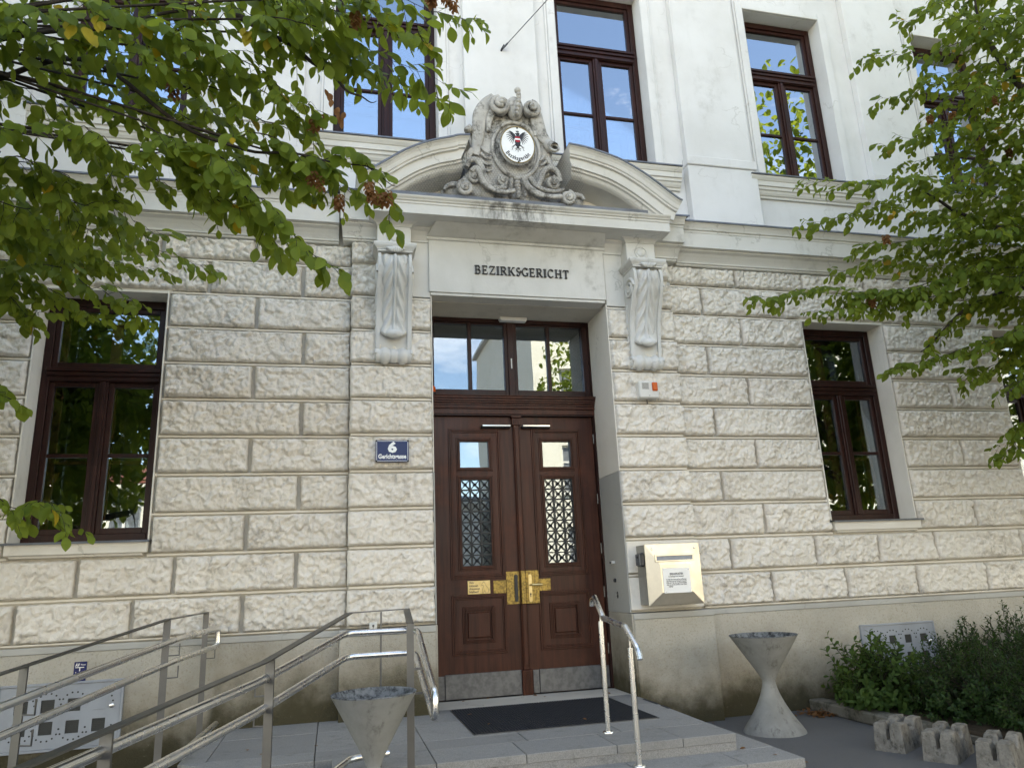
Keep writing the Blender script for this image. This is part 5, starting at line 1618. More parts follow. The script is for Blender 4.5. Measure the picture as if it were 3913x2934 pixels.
# raised lettering: serif capitals
def serif_letter(ch, x, z, h, w):
    """strokes in unit box -> bars; returns MB parts as (polyline, half width)"""
    T, t2, sf = .115, .052, .035
    A = []
    def line(x0, y0, x1, y1, hw): A.append(([(x0, y0), (x1, y1)], hw))
    def ser(xc, y, half=.17): A.append(([(xc - half, y), (xc + half, y)], sf))
    def arc(cx, cy, rx, ry, a0, a1, hw, n=14): A.append(([(cx + rx * math.cos(R(a0 + (a1 - a0) * i / n)), cy + ry * math.sin(R(a0 + (a1 - a0) * i / n))) for i in range(n + 1)], hw))
    if ch in 'BEIRKHT':
        xs = {'B': .2, 'E': .2, 'I': .5, 'R': .2, 'K': .2, 'H': .2, 'T': .5}[ch]
        line(xs, .02, xs, .98, T * (1 if ch != 'I' else 1.5)); ser(xs, .035, .2 if ch != 'I' else .45)
        if ch != 'T': ser(xs, .965, .2 if ch != 'I' else .45)
    if ch == 'B':
        arc(.48, .74, .26, .225, 90, -90, .09); line(.2, .965, .5, .965, t2); line(.2, .515, .5, .515, t2); arc(.50, .275, .32, .24, 90, -90, .10); line(.2, .035, .52, .035, t2)
    if ch == 'E':
        line(.2, .965, .82, .965, t2); line(.2, .51, .66, .51, t2); line(.2, .035, .86, .035, t2); line(.82, .965, .82, .80, .045); line(.86, .035, .86, .22, .045); line(.66, .62, .66, .40, .035)
    if ch == 'Z':
        line(.12, .955, .9, .955, .055); line(.1, .045, .9, .045, .055); line(.86, .94, .14, .06, T); line(.12, .955, .12, .76, .045); line(.9, .045, .9, .24, .045)
    if ch == 'R':
        arc(.5, .735, .28, .23, 90, -90, .09); line(.2, .965, .5, .965, t2); line(.2, .505, .5, .505, t2); line(.48, .50, .84, .06, T * .9); ser(.88, .035, .14)
    if ch == 'K':
        line(.24, .42, .80, .95, .055); line(.42, .58, .84, .05, T * .95); ser(.82, .965, .17); ser(.87, .035, .17)
    if ch == 'S':
        arc(.5, .735, .27, .225, 20, 270, .07); arc(.5, .275, .30, .24, 90, -160, .085); line(.77, .82, .77, .97, .035); line(.2, .2, .2, .03, .035)
    if ch in 'GC':
        arc(.52, .5, .40, .46, 40, 320, .09, 24); line(.84, .78, .84, .97, .035)
        if ch == 'G': line(.82, .36, .82, .06, T * .9); ser(.82, .38, .17)
        else: line(.84, .20, .84, .10, .035)
    if ch == 'H':
        line(.8, .02, .8, .98, T); ser(.8, .035, .2); ser(.8, .965, .2); line(.2, .51, .8, .51, t2)
    if ch == 'T':
        line(.08, .955, .92, .955, .055); line(.08, .955, .08, .76, .04); line(.92, .955, .92, .76, .04)
    m = MB()
    for pl_, hw in A:
        n = len(pl_); L = []; Rr = []
        for i, p in enumerate(pl_):
            a = Vector(pl_[max(i - 1, 0)]); b = Vector(pl_[min(i + 1, n - 1)])
            d = Vector(((b.x - a.x) * w, (b.y - a.y) * h)); d.normalize(); nn = Vector((-d.y, d.x)) * hw * h * .56
            q = Vector((x + p[0] * w, z + p[1] * h)); L.append(q + nn); Rr.append(q - nn)
        m.prism_y([(q.x, q.y) for q in L] + [(q.x, q.y) for q in reversed(Rr)], -.172, -.150)
    return m
t = thing('wall_lettering', 'dark raised serif capitals reading BEZIRKSGERICHT on the panel above the door', 'lettering', (1.945, -.15, 4.64))
ws = {'B': .070, 'E': .066, 'Z': .072, 'I': .034, 'R': .074, 'K': .078, 'S': .056, 'G': .078, 'C': .076, 'H': .082, 'T': .070}
word = 'BEZIRKSGERICHT'
tot = sum(ws[c] for c in word); gap = (1.055 - tot) / (len(word) - 1); x = 1.418
for i, c in enumerate(word):
    serif_letter(c, x, 4.588, .098, ws[c]).build('letter', 'letter_metal', t); x += ws[c] + gap
    if i == 6:
        m = MB(); m.sphere((x - gap / 2 - .004, -.160, 4.640), .013, .012, .015, 8, 6); m.build('bolt', 'letter_metal', t)

# oval coat of arms sign
t = thing('oval_sign', 'oval white enamel sign with black eagle and the word Bezirksgericht on the cartouche', 'sign', (1.862, -.50, 5.955))
SY = -.535; scx, scz = 1.862, 5.955
m = MB()
el = [(scx + .190 * math.cos(a), scz + .222 * math.sin(a)) for a in np.linspace(0, 2 * math.pi, 49)[:-1]]
m.prism_y(el, SY, SY + .05); m.build('plate', 'white_enamel', t)
m = MB(); m.tube([(scx + .188 * math.cos(a), SY - .001, scz + .220 * math.sin(a)) for a in np.linspace(0, 2 * math.pi, 49)], .0055, 6, cap=False); m.build('rim', 'brass', t)
m = MB(); 
for z in (scz + .205, scz - .205): m.sphere((scx, SY - .004, z), .011, .006, .010, 8, 6)
m.pieces('screw', 'black_metal', t)
kx = .000894
def E(u, v): return (scx + (u - 1066) * kx, scz + (885 - v) * kx)
m = MB(); eagle_y = [SY - .0012]
def poly(pts, dy=0.0): m.prism_y([E(*p) for p in pts], SY - .0022 - dy, SY + .0004)
def taper(p0, p1, w0, w1, bend=0):
    a = Vector(p0); b = Vector(p1); d = (b - a).normalized(); n = Vector((-d.y, d.x)); mid = (a + b) / 2 + n * bend
    L = [a + n * w0, mid + n * (w0 * .62 + w1 * .5), b + n * w1]; Rr = [a - n * w0, mid - n * (w0 * .62 + w1 * .5), b - n * w1]
    poly([(q.x, q.y) for q in L] + [(q.x, q.y) for q in reversed(Rr)])
poly([(1045, 775), (1090, 775), (1104, 850), (1090, 905), (1066, 925), (1042, 905), (1030, 850)])            # body
poly([(1052, 775), (1048, 745), (1058, 722), (1078, 716), (1094, 726), (1092, 748), (1084, 775)])            # neck, head
poly([(1062, 726), (1040, 730), (1030, 744), (1046, 741), (1058, 746)])                                       # beak
poly([(1052, 712), (1048, 692), (1060, 700), (1068, 688), (1076, 700), (1088, 692), (1084, 712)])            # mural crown
for s in (-1, 1):
    X = lambda u: 1066 + s * (u - 1066)
    taper((X(1044), 790), (X(1000), 722), 13, 7, 4 * s); taper((X(1002), 724), (X(968), 702), 8, 2)
    for q, (tu, tv) in enumerate(((946, 712), (930, 735), (926, 765), (930, 797), (942, 826), (958, 850), (978, 868), (1000, 880))):
        t0 = q / 7
        taper((X(1000 + 30 * t0), 728 + 62 * t0), (X(tu), tv), 6.2, 1.6, 3 * s)
    taper((X(1048), 880), (X(1008), 912), 8, 4); taper((X(1010), 910), (X(988), 918), 3, 1); taper((X(1010), 910), (X(996), 932), 3, 1); taper((X(1010), 910), (X(1012), 934), 3, 1)
    taper((X(992), 930), (X(1002), 962), 2.2, 1.2); taper((X(998), 952), (X(984), 960), 1.8, 1.0)
    taper((X(1062), 915), (X(1040), 962), 5, 2, 5 * s); taper((X(1060), 925), (X(1026), 940), 4, 2, -4 * s); taper((X(1050), 950), (X(1030), 970), 3, 1.2)
taper((1066, 905), (1066, 985), 8, 2)
m.build('eagle', 'ink', t)
def shield(name, mat, pts):
    s_ = MB(); s_.prism_y([E(*p) for p in pts], SY - .0045, SY - .0015); s_.build(name, mat, t)
shield('shield_stripe', 'red_enamel', [(1036, 776), (1096, 776), (1096, 798), (1036, 798)])
shield('shield_stripe', 'white_enamel', [(1036, 799), (1096, 799), (1096, 820), (1036, 820)])
shield('shield_stripe', 'red_enamel', [(1036, 821), (1096, 821), (1094, 838), (1082, 850), (1050, 850), (1038, 838)])
for i, ch in enumerate('Bezirksgericht'):
    a = R(-90) + (i - 6.5) * R(7.6) * (1.0)
    rx, rz_ = .150, .168
    adv = [0, 1.15, 2.2, 3.05, 3.6, 4.3, 5.25, 6.2, 7.25, 8.25, 9.0, 9.6, 10.4, 11.3]
    a = R(-90) + (adv[i] - 5.65) * R(9.0)
    text_part('sign_letter', ch, .064, (scx + rx * math.cos(a), SY - .001, scz + rz_ * math.sin(a)), 'ink', t, bold=.0014, roty=-(a + math.pi / 2), xs=.78)

# dog sign and small things round the door
t = thing('dog_sign', 'small brass plate with a dog drawing and lettering on the left door leaf', 'sign', (1.496, .545, 1.36))
m = MB(); m.box(1.376, 1.616, .5425, .5545, 1.292, 1.427, .002); m.build('plate', 'brass_clean', t)
for i, s in enumerate(('Wir', 'müssen', 'draussen', 'bleiben!')):
    text_part('sign_text', s, .032, (1.392, .542, 1.407 - i * .0305), 'ink', t, align='LEFT', bold=.0006)
m = MB()
dog = [(1.540, 1.405), (1.530, 1.395), (1.524, 1.380), (1.532, 1.376), (1.540, 1.380), (1.542, 1.360), (1.534, 1.340), (1.530, 1.312), (1.528, 1.302), (1.545, 1.302), (1.550, 1.325), (1.562, 1.318), (1.560, 1.302), (1.590, 1.302), (1.600, 1.318), (1.596, 1.340), (1.580, 1.362), (1.566, 1.382), (1.560, 1.400), (1.552, 1.412), (1.545, 1.416)]
for a, b in zip(dog, dog[1:] + dog[:1]): m.tube([(a[0], .542, a[1]), (b[0], .542, b[1])], .0014, 4, cap=False)
m.tube([(1.596, .542, 1.318), (1.606, .542, 1.330), (1.604, .542, 1.345)], .0014, 4); m.build('dog_drawing', 'ink', t)
t = thing('emergency_light', 'white slim emergency light under the lintel above the fanlight', 'light fixture', (1.965, .47, 4.35))
m = MB(); m.box(1.806, 2.128, .405, .490, 4.300, 4.328, .006); m.build('housing', 'white_plastic', t)
m = MB(); m.box(1.815, 2.119, .403, .488, 4.286, 4.2995, .005); m.build('diffuser', 'white_enamel', t)
t = thing('warning_beacon', 'small orange warning beacon half hidden behind the left pier at the fanlight foot', 'beacon', (1.03, .45, 3.46))
m = MB(); m.lathe([(.001, .075), (.035, .072), (.045, .055), (.047, .0)], 1.015, .44, 18, 3.425); m.build('lens', 'orange_plastic', t)
m = MB(); m.lathe([(.05, .02), (.05, .0), (.001, .0)], 1.015, .44, 18, 3.405); m.build('base', 'black_plastic', t)
t = thing('motion_sensor', 'small white sensor on the grey right door jamb above the black button', 'sensor', (2.89, .22, 1.55))
m = MB(); m.box(2.855, 2.893, .185, .245, 1.535, 1.567, .006); m.build('case', 'white_plastic', t)
m = MB(); m.box(2.850, 2.856, .215, .245, 1.540, 1.562, .001); m.build('window', 'ink', t)
t = thing('bell_button', 'small black button on the grey right door jamb below the white sensor', 'button', (2.89, .207, 1.37))
m = MB(); m.box(2.868, 2.893, .190, .225, 1.350, 1.388, .008); tag(m.build('button', 'black_plastic', t), '', '') if False else m.build('button', 'black_plastic', t)
t = thing('key_cylinder', 'dark oval key cylinder plate on the right door jamb above the plinth', 'lock', (2.89, .189, 1.22))
m = MB(); m.sphere((2.892, .189, 1.222), .008, .020, .036, 14, 8); m.build('escutcheon', 'black_metal', t)
m = MB(); m.box(2.882, 2.888, .183, .195, 1.216, 1.230, .001); m.build('keyhole', 'steel', t)
t = thing('key_switch', 'small white key switch plate behind the ramp railing on the left pier foot', 'key switch', (.37, -.16, 1.07))
m = MB(); m.box(.336, .406, -.190, -.150, 1.040, 1.100, .004); m.build('plate', 'white_plastic', t)
m = MB(); m.sphere((.371, -.191, 1.072), .010, .003, .010, 10, 6); m.box(.368, .374, -.1925, -.189, 1.050, 1.070, 0); m.build('keyhole', 'black_metal', t)

# vented cabinet doors in the plinth
def cabinet(label, x0, x1, z0, z1, x_first, pitch, n, zr, sq, blank=None, lock_right=True):
    t = thing('meter_cabinet', label, 'cabinet', ((x0 + x1) / 2, -.04, z0), 'grey vented meter cabinets in the plinth')
    m = MB()
    for q_ in ((x0 - .022, x0 - .003, z0 - .022, z1 + .022), (x1 + .003, x1 + .022, z0 - .022, z1 + .022)): m.box(q_[0], q_[1], -.058, -.028, q_[2], q_[3], .003)
    for q_ in ((z0 - .022, z0 - .003), (z1 + .003, z1 + .022)): m.box(x0 - .003, x1 + .003, -.0578, -.028, q_[0], q_[1], .003)
    m.build('frame', 'grey_paint', t)
    sqs = [(x_first + i * pitch - sq / 2, x_first + i * pitch + sq / 2, z - sq / 2, z + sq / 2) for r_, z in enumerate(zr) for i in range(n) if not (blank and blank == (r_, i))]
    m = MB(); wall_holes(m, x0, x1, z0, z1, sqs, -.052, -.040); d = m.build('door', 'grey_paint', t)
    v = MB(); hl = MB()
    for r_, z in enumerate(zr):
        for i in range(n):
            xc = x_first + i * pitch
            if blank and blank == (r_, i):
                q = MB(); q.box(xc - sq / 2, xc + sq / 2, -.055, -.0522, z - sq / 2, z + sq / 2, .002); q.build('cover_plate', 'grey_paint', d)
            else:
                q = MB(); q.box(xc - sq / 2 + .001, xc + sq / 2 - .001, -.0435, -.0405, z - sq / 2 + .001, z + sq / 2 - .001, 0)
                for e_ in range(6): q.box(xc - sq / 2 + .001, xc + sq / 2 - .001, -.0465, -.0437, z - sq / 2 + .008 + e_ * (sq - .012) / 6, z - sq / 2 + .013 + e_ * (sq - .012) / 6, 0)
                q.build('vent', 'mesh_dark', d)
            for k in range(8):
                a = R(90 + (k - 3.5) * 24 + (180 if r_ == 1 else 0))
                if r_ == 0 and k in (3, 4) and i % 2: pass
                hx_, hz_ = xc + .098 * math.cos(a), z + .098 * math.sin(a)
                if x0 + .01 < hx_ < x1 - .01: hl.lathe([(.001, 0), (.0075, 0)], 0, 0, 8) if False else hl.prism_y([(hx_ + .0075 * math.cos(b), hz_ + .0075 * math.sin(b)) for b in np.linspace(0, 2 * math.pi, 9)[:-1]], -.0535, -.0515)
    hl.pieces('air_hole', 'ink', d)
    q = MB(); xl = x1 - .062 if lock_right else x0 + .06
    q.lathe([(.001, .0), (.001, .0)], 0, 0, 3) if False else q.sphere((xl, -.054, (z0 + z1) / 2 + .055), .020, .007, .020, 14, 8); q.build('lock', 'steel', d)
    q = MB(); xh = x0 - .006 if lock_right else x1 + .006
    for z in (z0 + .06, z1 - .10): q.tube([(xh, -.055, z), (xh, -.055, z + .05)], .007, 8)
    q.build('hinge', 'grey_paint', d)
cabinet('grey steel meter cabinet with dark square vents behind the ramp railings', -2.615, -1.712, .255, .735, -2.452, .196, 4, (.578, .410), .100, (0, 3))
cabinet('grey steel meter cabinet with dark square vents half hidden by the shrubs', 5.57, 6.47, .28, .765, 5.735, .198, 4, (.618, .440), .085, None)
t = thing('water_valve_sign', 'small blue enamel valve sign lettered AV Wasser above the left vented cabinet', 'sign', (-2.045, -.035, .83))
m = MB(); m.box(-2.094, -1.997, -.040, -.030, .750, .910, .003); m.build('plate', 'blue_enamel', t)
text_part('sign_text', 'AV', .034, (-2.067, -.0405, .884), 'white_enamel', t, bold=.0012, width=.034)
text_part('sign_text', 'Wasser', .018, (-2.024, -.0405, .886), 'white_enamel', t, width=.040)
text_part('sign_text', '75', .034, (-2.040, -.0405, .797), 'white_enamel', t, bold=.001)
m = MB(); m.box(-2.082, -2.016, -.0415, -.0395, .862, .868, 0); m.box(-2.051, -2.044, -.0414, -.0395, .836, .8615, 0)
m.box(-2.078, -2.074, -.0414, -.0395, .822, .830, 0); m.box(-2.026, -2.022, -.0414, -.0395, .822, .830, 0); m.build('valve_symbol', 'white_enamel', t)

# wall hook and span wire
t = thing('span_wire', 'thin steel span wire tied to a hook in the white wall between upper windows', 'wire', (1.85, .06, 7.545))
m = MB(); m.sphere((1.85, .045, 7.545), .045, .025, .045, 12, 8); m.tube([(1.85, .06, 7.545), (1.855, -.06, 7.56), (1.875, -.085, 7.60), (1.895, -.07, 7.585)], .012, 8); m.build('hook', 'black_metal', t)
dv = Vector((.41, -.78, .155))
m = MB(); m.tube([Vector((1.86, -.05, 7.565)), Vector((1.86, -.05, 7.565)) + dv * .12], .012, 6); m.tube([Vector((1.86, -.05, 7.565)) + dv * k for k in (.1, 8, 16)], .0055, 5); m.build('wire', 'zinc', t)

# ------------------------------------------------------------------ leaves and trees
def leaf_template(fold=.10, curl=.16, wide=.315):
    ts = [0, .07, .20, .38, .58, .76, .90, 1.0]; ws = [.01, .30, .66, .95, 1.0, .76, .36, .0]
    vs = []; F = []
    for t, wv in zip(ts, ws):
        y = t; z = -curl * t * t
        vs += [(-wide * wv, y, z + fold * wv), (0, y, z), (wide * wv, y, z + fold * wv)]
    for i in range(len(ts) - 1):
        a = 3 * i
        F += [(a, a + 1, a + 4, a + 3), (a + 1, a + 2, a + 5, a + 4)]
    return np.array(vs, dtype=np.float64), np.array(F, dtype=np.int64)
LT, LF = leaf_template()
LT2, _ = leaf_template(.17, .34, .30)
LT3, _ = leaf_template(.03, -.05, .33)
def leaf_mats(L):
    """L: list of (pos, dir, normal, size) -> arrays"""
    P = np.array([l[0] for l in L]); D = np.array([l[1] for l in L]); Nn = np.array([l[2] for l in L]); Sz = np.array([l[3] for l in L])
    D /= np.linalg.norm(D, axis=1)[:, None]
    Sd = np.cross(D, Nn); Sd /= np.linalg.norm(Sd, axis=1)[:, None]
    Nn = np.cross(Sd, D)
    return P, Sd, D, Nn, Sz
def merged_leaves(name, L, mat, parent, kind='stuff', tmpl=None):
    T, Fq = tmpl if tmpl else (LT, LF)
    P, Sd, D, Nn, Sz = leaf_mats(L)
    n = len(L); k = len(T)
    V = P[:, None, :] + Sz[:, None, None] * (T[None, :, 0, None] * Sd[:, None, :] + T[None, :, 1, None] * D[:, None, :] + T[None, :, 2, None] * Nn[:, None, :])
    Q = (Fq[None] + (np.arange(n) * k)[:, None, None]).reshape(-1, 4)
    V = V.reshape(-1, 3) - np.array(base_of(parent))
    return np_mesh(name, V, Q, mat, parent, smooth_n=len(Q), kind=kind)
def leaf_mesh(mat, tm=None):
    me = bpy.data.meshes.new('leaf')
    me.from_pydata((LT if tm is None else tm).tolist(), [], LF.tolist())
    for p in me.polygons: p.use_smooth = True
    me.materials.append(MAT[mat]); return me
def leaf_objects(L, me, parent, name='leaf'):
    P, Sd, D, Nn, Sz = leaf_mats(L)
    b = np.array(base_of(parent))
    for i in range(len(L)):
        o = bpy.data.objects.new(name, me)
        M4 = Matrix(np.column_stack([Sd[i], D[i], Nn[i]]).tolist()).to_4x4() @ Matrix.Scale(float(Sz[i]), 4)
        M4.translation = Vector((P[i] - b).tolist())
        o.matrix_local = M4
        COL.objects.link(o); o.parent = parent
CM = np.array([list(right), list(up), list(fwd)])
def in_frame(P):
    q = CM @ (np.array(P) - np.array(CAMLOC))
    return q[2] > .2 and abs(q[0] / q[2]) < .70 and abs(q[1] / q[2]) < .525
def grow(spray, rng, twig_len, node, leaf_sp, size, droop, twigs, leaves, r0=.0042):
    p = spline([Vector(q) for q in spray], 10)
    p = [Vector(q) for q in p]
    # wobble
    ph = rng.uniform(0, 6)
    a1, a2 = rng.uniform(.015, .05), rng.uniform(.02, .06)
    for i, q in enumerate(p): q.z += a1 * math.sin(i * rng.uniform(.40, .46) + ph); q.y += a2 * math.sin(i * .37 + ph * 1.7)
    n = len(p)
    twigs.append((p, [r0 * (1.15 - i / n) for i in range(n)]))
    acc = 0; side = rng.choice((-1, 1)); nxt = node * .3
    for i in range(1, n):
        seg = p[i] - p[i - 1]; d = seg.normalized(); acc += seg.length
        hz = d.cross(Vector((0, 0, 1)))
        if hz.length < .2: hz = Vector((1, 0, 0)).cross(d)
        hz.normalize()
        while acc >= nxt:
            nxt += node * rng.uniform(.7, 1.3)
            f = i / n
            side = -side
            L = twig_len * (1.05 - .65 * f) * rng.uniform(.55, 1.2)
            td = (d * rng.uniform(.45, .9) + hz * side * rng.uniform(.55, 1.0) + Vector((0, 0, -1)) * rng.uniform(-.15, .55) * droop).normalized()
            a = p[i].copy(); tp = [a.copy()]; m = max(2, int(L / leaf_sp)); ls = rng.choice((-1, 1))
            for k in range(m):
                td = (td + Vector((0, 0, -1)) * .11 * droop + Vector((rng.uniform(-.1, .1), rng.uniform(-.1, .1), rng.uniform(-.08, .08)))).normalized()
                a = a + td * leaf_sp; tp.append(a.copy())
                h2 = td.cross(Vector((0, 0, 1)))
                if h2.length < .1: h2 = Vector((1, 0, 0))
                h2.normalize(); ls = -ls
                last = (k == m - 1)
                ld = td * (1.0 if last else rng.uniform(.35, .8)) + h2 * (0 if last else ls * rng.uniform(.5, .95)) + Vector((0, 0, -1)) * rng.uniform(.25, 1.15) * droop
                ld.normalize()
                nn = Vector((rng.uniform(-.55, .55), rng.uniform(-1.25, .05), rng.uniform(.35, 1.0)))
                s = size * rng.uniform(.5, 1.22) * (.75 if last else 1)
                leaves.append((tuple(a), tuple(ld), tuple(nn), s))
            twigs.append((tp, [r0 * .38] * len(tp)))
def twig_mesh(name, twigs, parent, mat='bark'):
    m = MB()
    for p, rad in twigs: m.tube(p, .003, 4, cap=False, radii=rad)
    return m.build(name, mat, parent, kind='stuff', fix=False)
def seed_cluster(c, rng, parent, n=22, size=.034, L=.075):
    LL = []
    for i in range(n):
        t = i / n; a = i * 2.4
        pos_ = (c[0] + .010 * math.cos(a), c[1] + .010 * math.sin(a), c[2] - L * t)
        d = (math.cos(a) * .75, math.sin(a) * .75, -.75 + rng.uniform(-.3, .3))
        LL.append((pos_, d, (rng.uniform(-.3, .3), rng.uniform(-.3, .3), 1), size * rng.uniform(.7, 1.2)))
    return merged_leaves('seed_cluster', LL, 'leaf_brown', parent, kind=None)

LEFT_SPRAYS = [[(-0.34,-3.89,4.55),(0.02,-3.88,4.46),(0.34,-3.91,4.53),(0.75,-3.92,4.43)],[(-0.44,-3.81,4.36),(-0.1,-3.85,4.32),(0.22,-3.86,4.19),(0.62,-3.87,3.99)],[(-0.43,-3.93,4.38),(-0.1,-3.99,4.44),(0.19,-4.0,4.33),(0.45,-3.99,4.2)],[(-0.31,-3.56,4.5),(0.0,-3.57,4.36),(0.32,-3.58,4.27),(0.59,-3.58,4.13)],[(-1.06,-3.65,4.34),(-0.63,-3.66,4.25),(-0.34,-3.63,4.11),(-0.12,-3.57,3.97)],[(-0.85,-3.44,4.16),(-0.5,-3.46,4.05),(-0.25,-3.47,3.97),(-0.09,-3.45,3.88)],[(-0.58,-3.52,3.81),(-0.24,-3.56,3.76),(0.06,-3.59,3.7),(0.25,-3.58,3.57),(0.27,-3.51,3.38)],[(-0.45,-3.35,3.87),(-0.19,-3.39,3.78),(0.01,-3.41,3.65),(0.15,-3.41,3.54)],[(-1.05,-3.52,3.87),(-0.68,-3.59,3.67),(-0.41,-3.62,3.43),(-0.22,-3.63,3.2),(-0.0,-3.65,2.99)],[(-1.0,-3.4,3.75),(-0.7,-3.42,3.57),(-0.47,-3.44,3.41),(-0.32,-3.43,3.26)],[(-1.0,-3.25,3.97),(-0.69,-3.29,3.86),(-0.35,-3.34,3.74),(-0.09,-3.38,3.65)],[(-1.85,-3.11,3.85),(-1.56,-3.1,3.68),(-1.26,-3.1,3.56),(-1.06,-3.08,3.44)],[(-2.98,-1.41,4.13),(-2.17,-1.48,4.06),(-1.51,-1.53,4.0),(-0.93,-1.54,3.92)],[(-2.82,-1.68,3.79),(-2.03,-1.81,3.69),(-1.65,-1.84,3.58),(-1.36,-1.82,3.38)],[(-2.81,-1.62,3.6),(-2.33,-1.73,3.53),(-2.14,-1.75,3.43),(-2.04,-1.75,3.35)],[(-2.32,-1.98,2.12),(-2.04,-2.03,2.05),(-1.78,-2.08,1.99),(-1.57,-2.1,1.89)],[(-2.28,-2.18,2.79),(-2.11,-2.2,2.73),(-2.01,-2.21,2.67)],[(-2.03,-3.63,4.37),(-1.36,-3.75,4.33),(-1.02,-3.79,4.31),(-0.75,-3.81,4.25)],[(-2.08,-3.5,4.31),(-1.5,-3.62,4.24),(-1.14,-3.69,4.16),(-0.84,-3.73,4.05)],[(-2.24,-3.14,4.32),(-1.61,-3.26,4.19),(-1.2,-3.33,4.07),(-0.9,-3.38,3.98)],[(-2.07,-3.39,3.92),(-1.49,-3.5,3.8),(-1.16,-3.56,3.72),(-0.95,-3.59,3.61)],[(-2.29,-2.93,3.98),(-1.77,-3.02,3.85),(-1.51,-3.06,3.76),(-1.22,-3.1,3.65)],[(-2.39,-2.65,3.86),(-1.85,-2.75,3.73),(-1.55,-2.8,3.63),(-1.3,-2.83,3.51)],[(-1.33,-3.56,4.65),(-0.84,-3.65,4.53),(-0.59,-3.69,4.44),(-0.3,-3.73,4.33)],[(-1.04,-3.4,4.95),(-0.48,-3.5,4.82),(-0.24,-3.54,4.76),(-0.06,-3.57,4.68)],[(-0.85,-3.32,4.5),(-0.58,-3.35,4.35),(-0.39,-3.36,4.24),(-0.26,-3.37,4.13)],[(-1.55,-3.02,4.06),(-1.23,-3.06,3.88),(-1.02,-3.08,3.77),(-0.8,-3.1,3.66)],[(-2.57,-2.08,4.24),(-2.1,-2.14,4.07),(-1.88,-2.15,3.88),(-1.76,-2.12,3.66)],[(-2.93,-1.54,4.18),(-2.31,-1.63,4.07),(-1.92,-1.66,3.97),(-1.59,-1.68,3.87)],[(-3.09,-1.15,4.07),(-2.28,-1.33,3.98),(-1.79,-1.44,3.93),(-1.3,-1.54,3.85)],[(-2.92,-1.43,3.78),(-2.29,-1.57,3.69),(-1.92,-1.62,3.54),(-1.66,-1.65,3.43)],[(-1.35,-3.0,4.58),(-1.05,-3.04,4.43),(-0.8,-3.07,4.31),(-0.6,-3.07,4.13)],[(-2.18,-3.2,4.87),(-1.79,-3.28,4.8),(-1.4,-3.36,4.76),(-1.06,-3.43,4.72)],[(-2.61,-2.2,3.96),(-2.16,-2.28,3.85),(-1.87,-2.33,3.75),(-1.57,-2.38,3.68)],[(-1.83,-2.51,3.99),(-1.54,-2.55,3.86),(-1.31,-2.57,3.74),(-1.1,-2.59,3.62)],[(-1.19,-3.09,4.34),(-0.86,-3.12,4.16),(-0.64,-3.14,4.02),(-0.47,-3.14,3.88)],[(-0.68,-3.55,4.78),(-0.37,-3.59,4.63),(-0.1,-3.6,4.44),(0.11,-3.61,4.28)],[(-2.0,-2.98,4.7),(-1.68,-3.02,4.55),(-1.38,-3.06,4.43),(-1.1,-3.09,4.28)],[(-1.7,-3.18,4.77),(-1.38,-3.23,4.65),(-1.08,-3.27,4.53),(-0.76,-3.31,4.39)],[(-0.9,-3.33,3.81),(-0.64,-3.35,3.65),(-0.44,-3.35,3.46),(-0.25,-3.33,3.2)]]
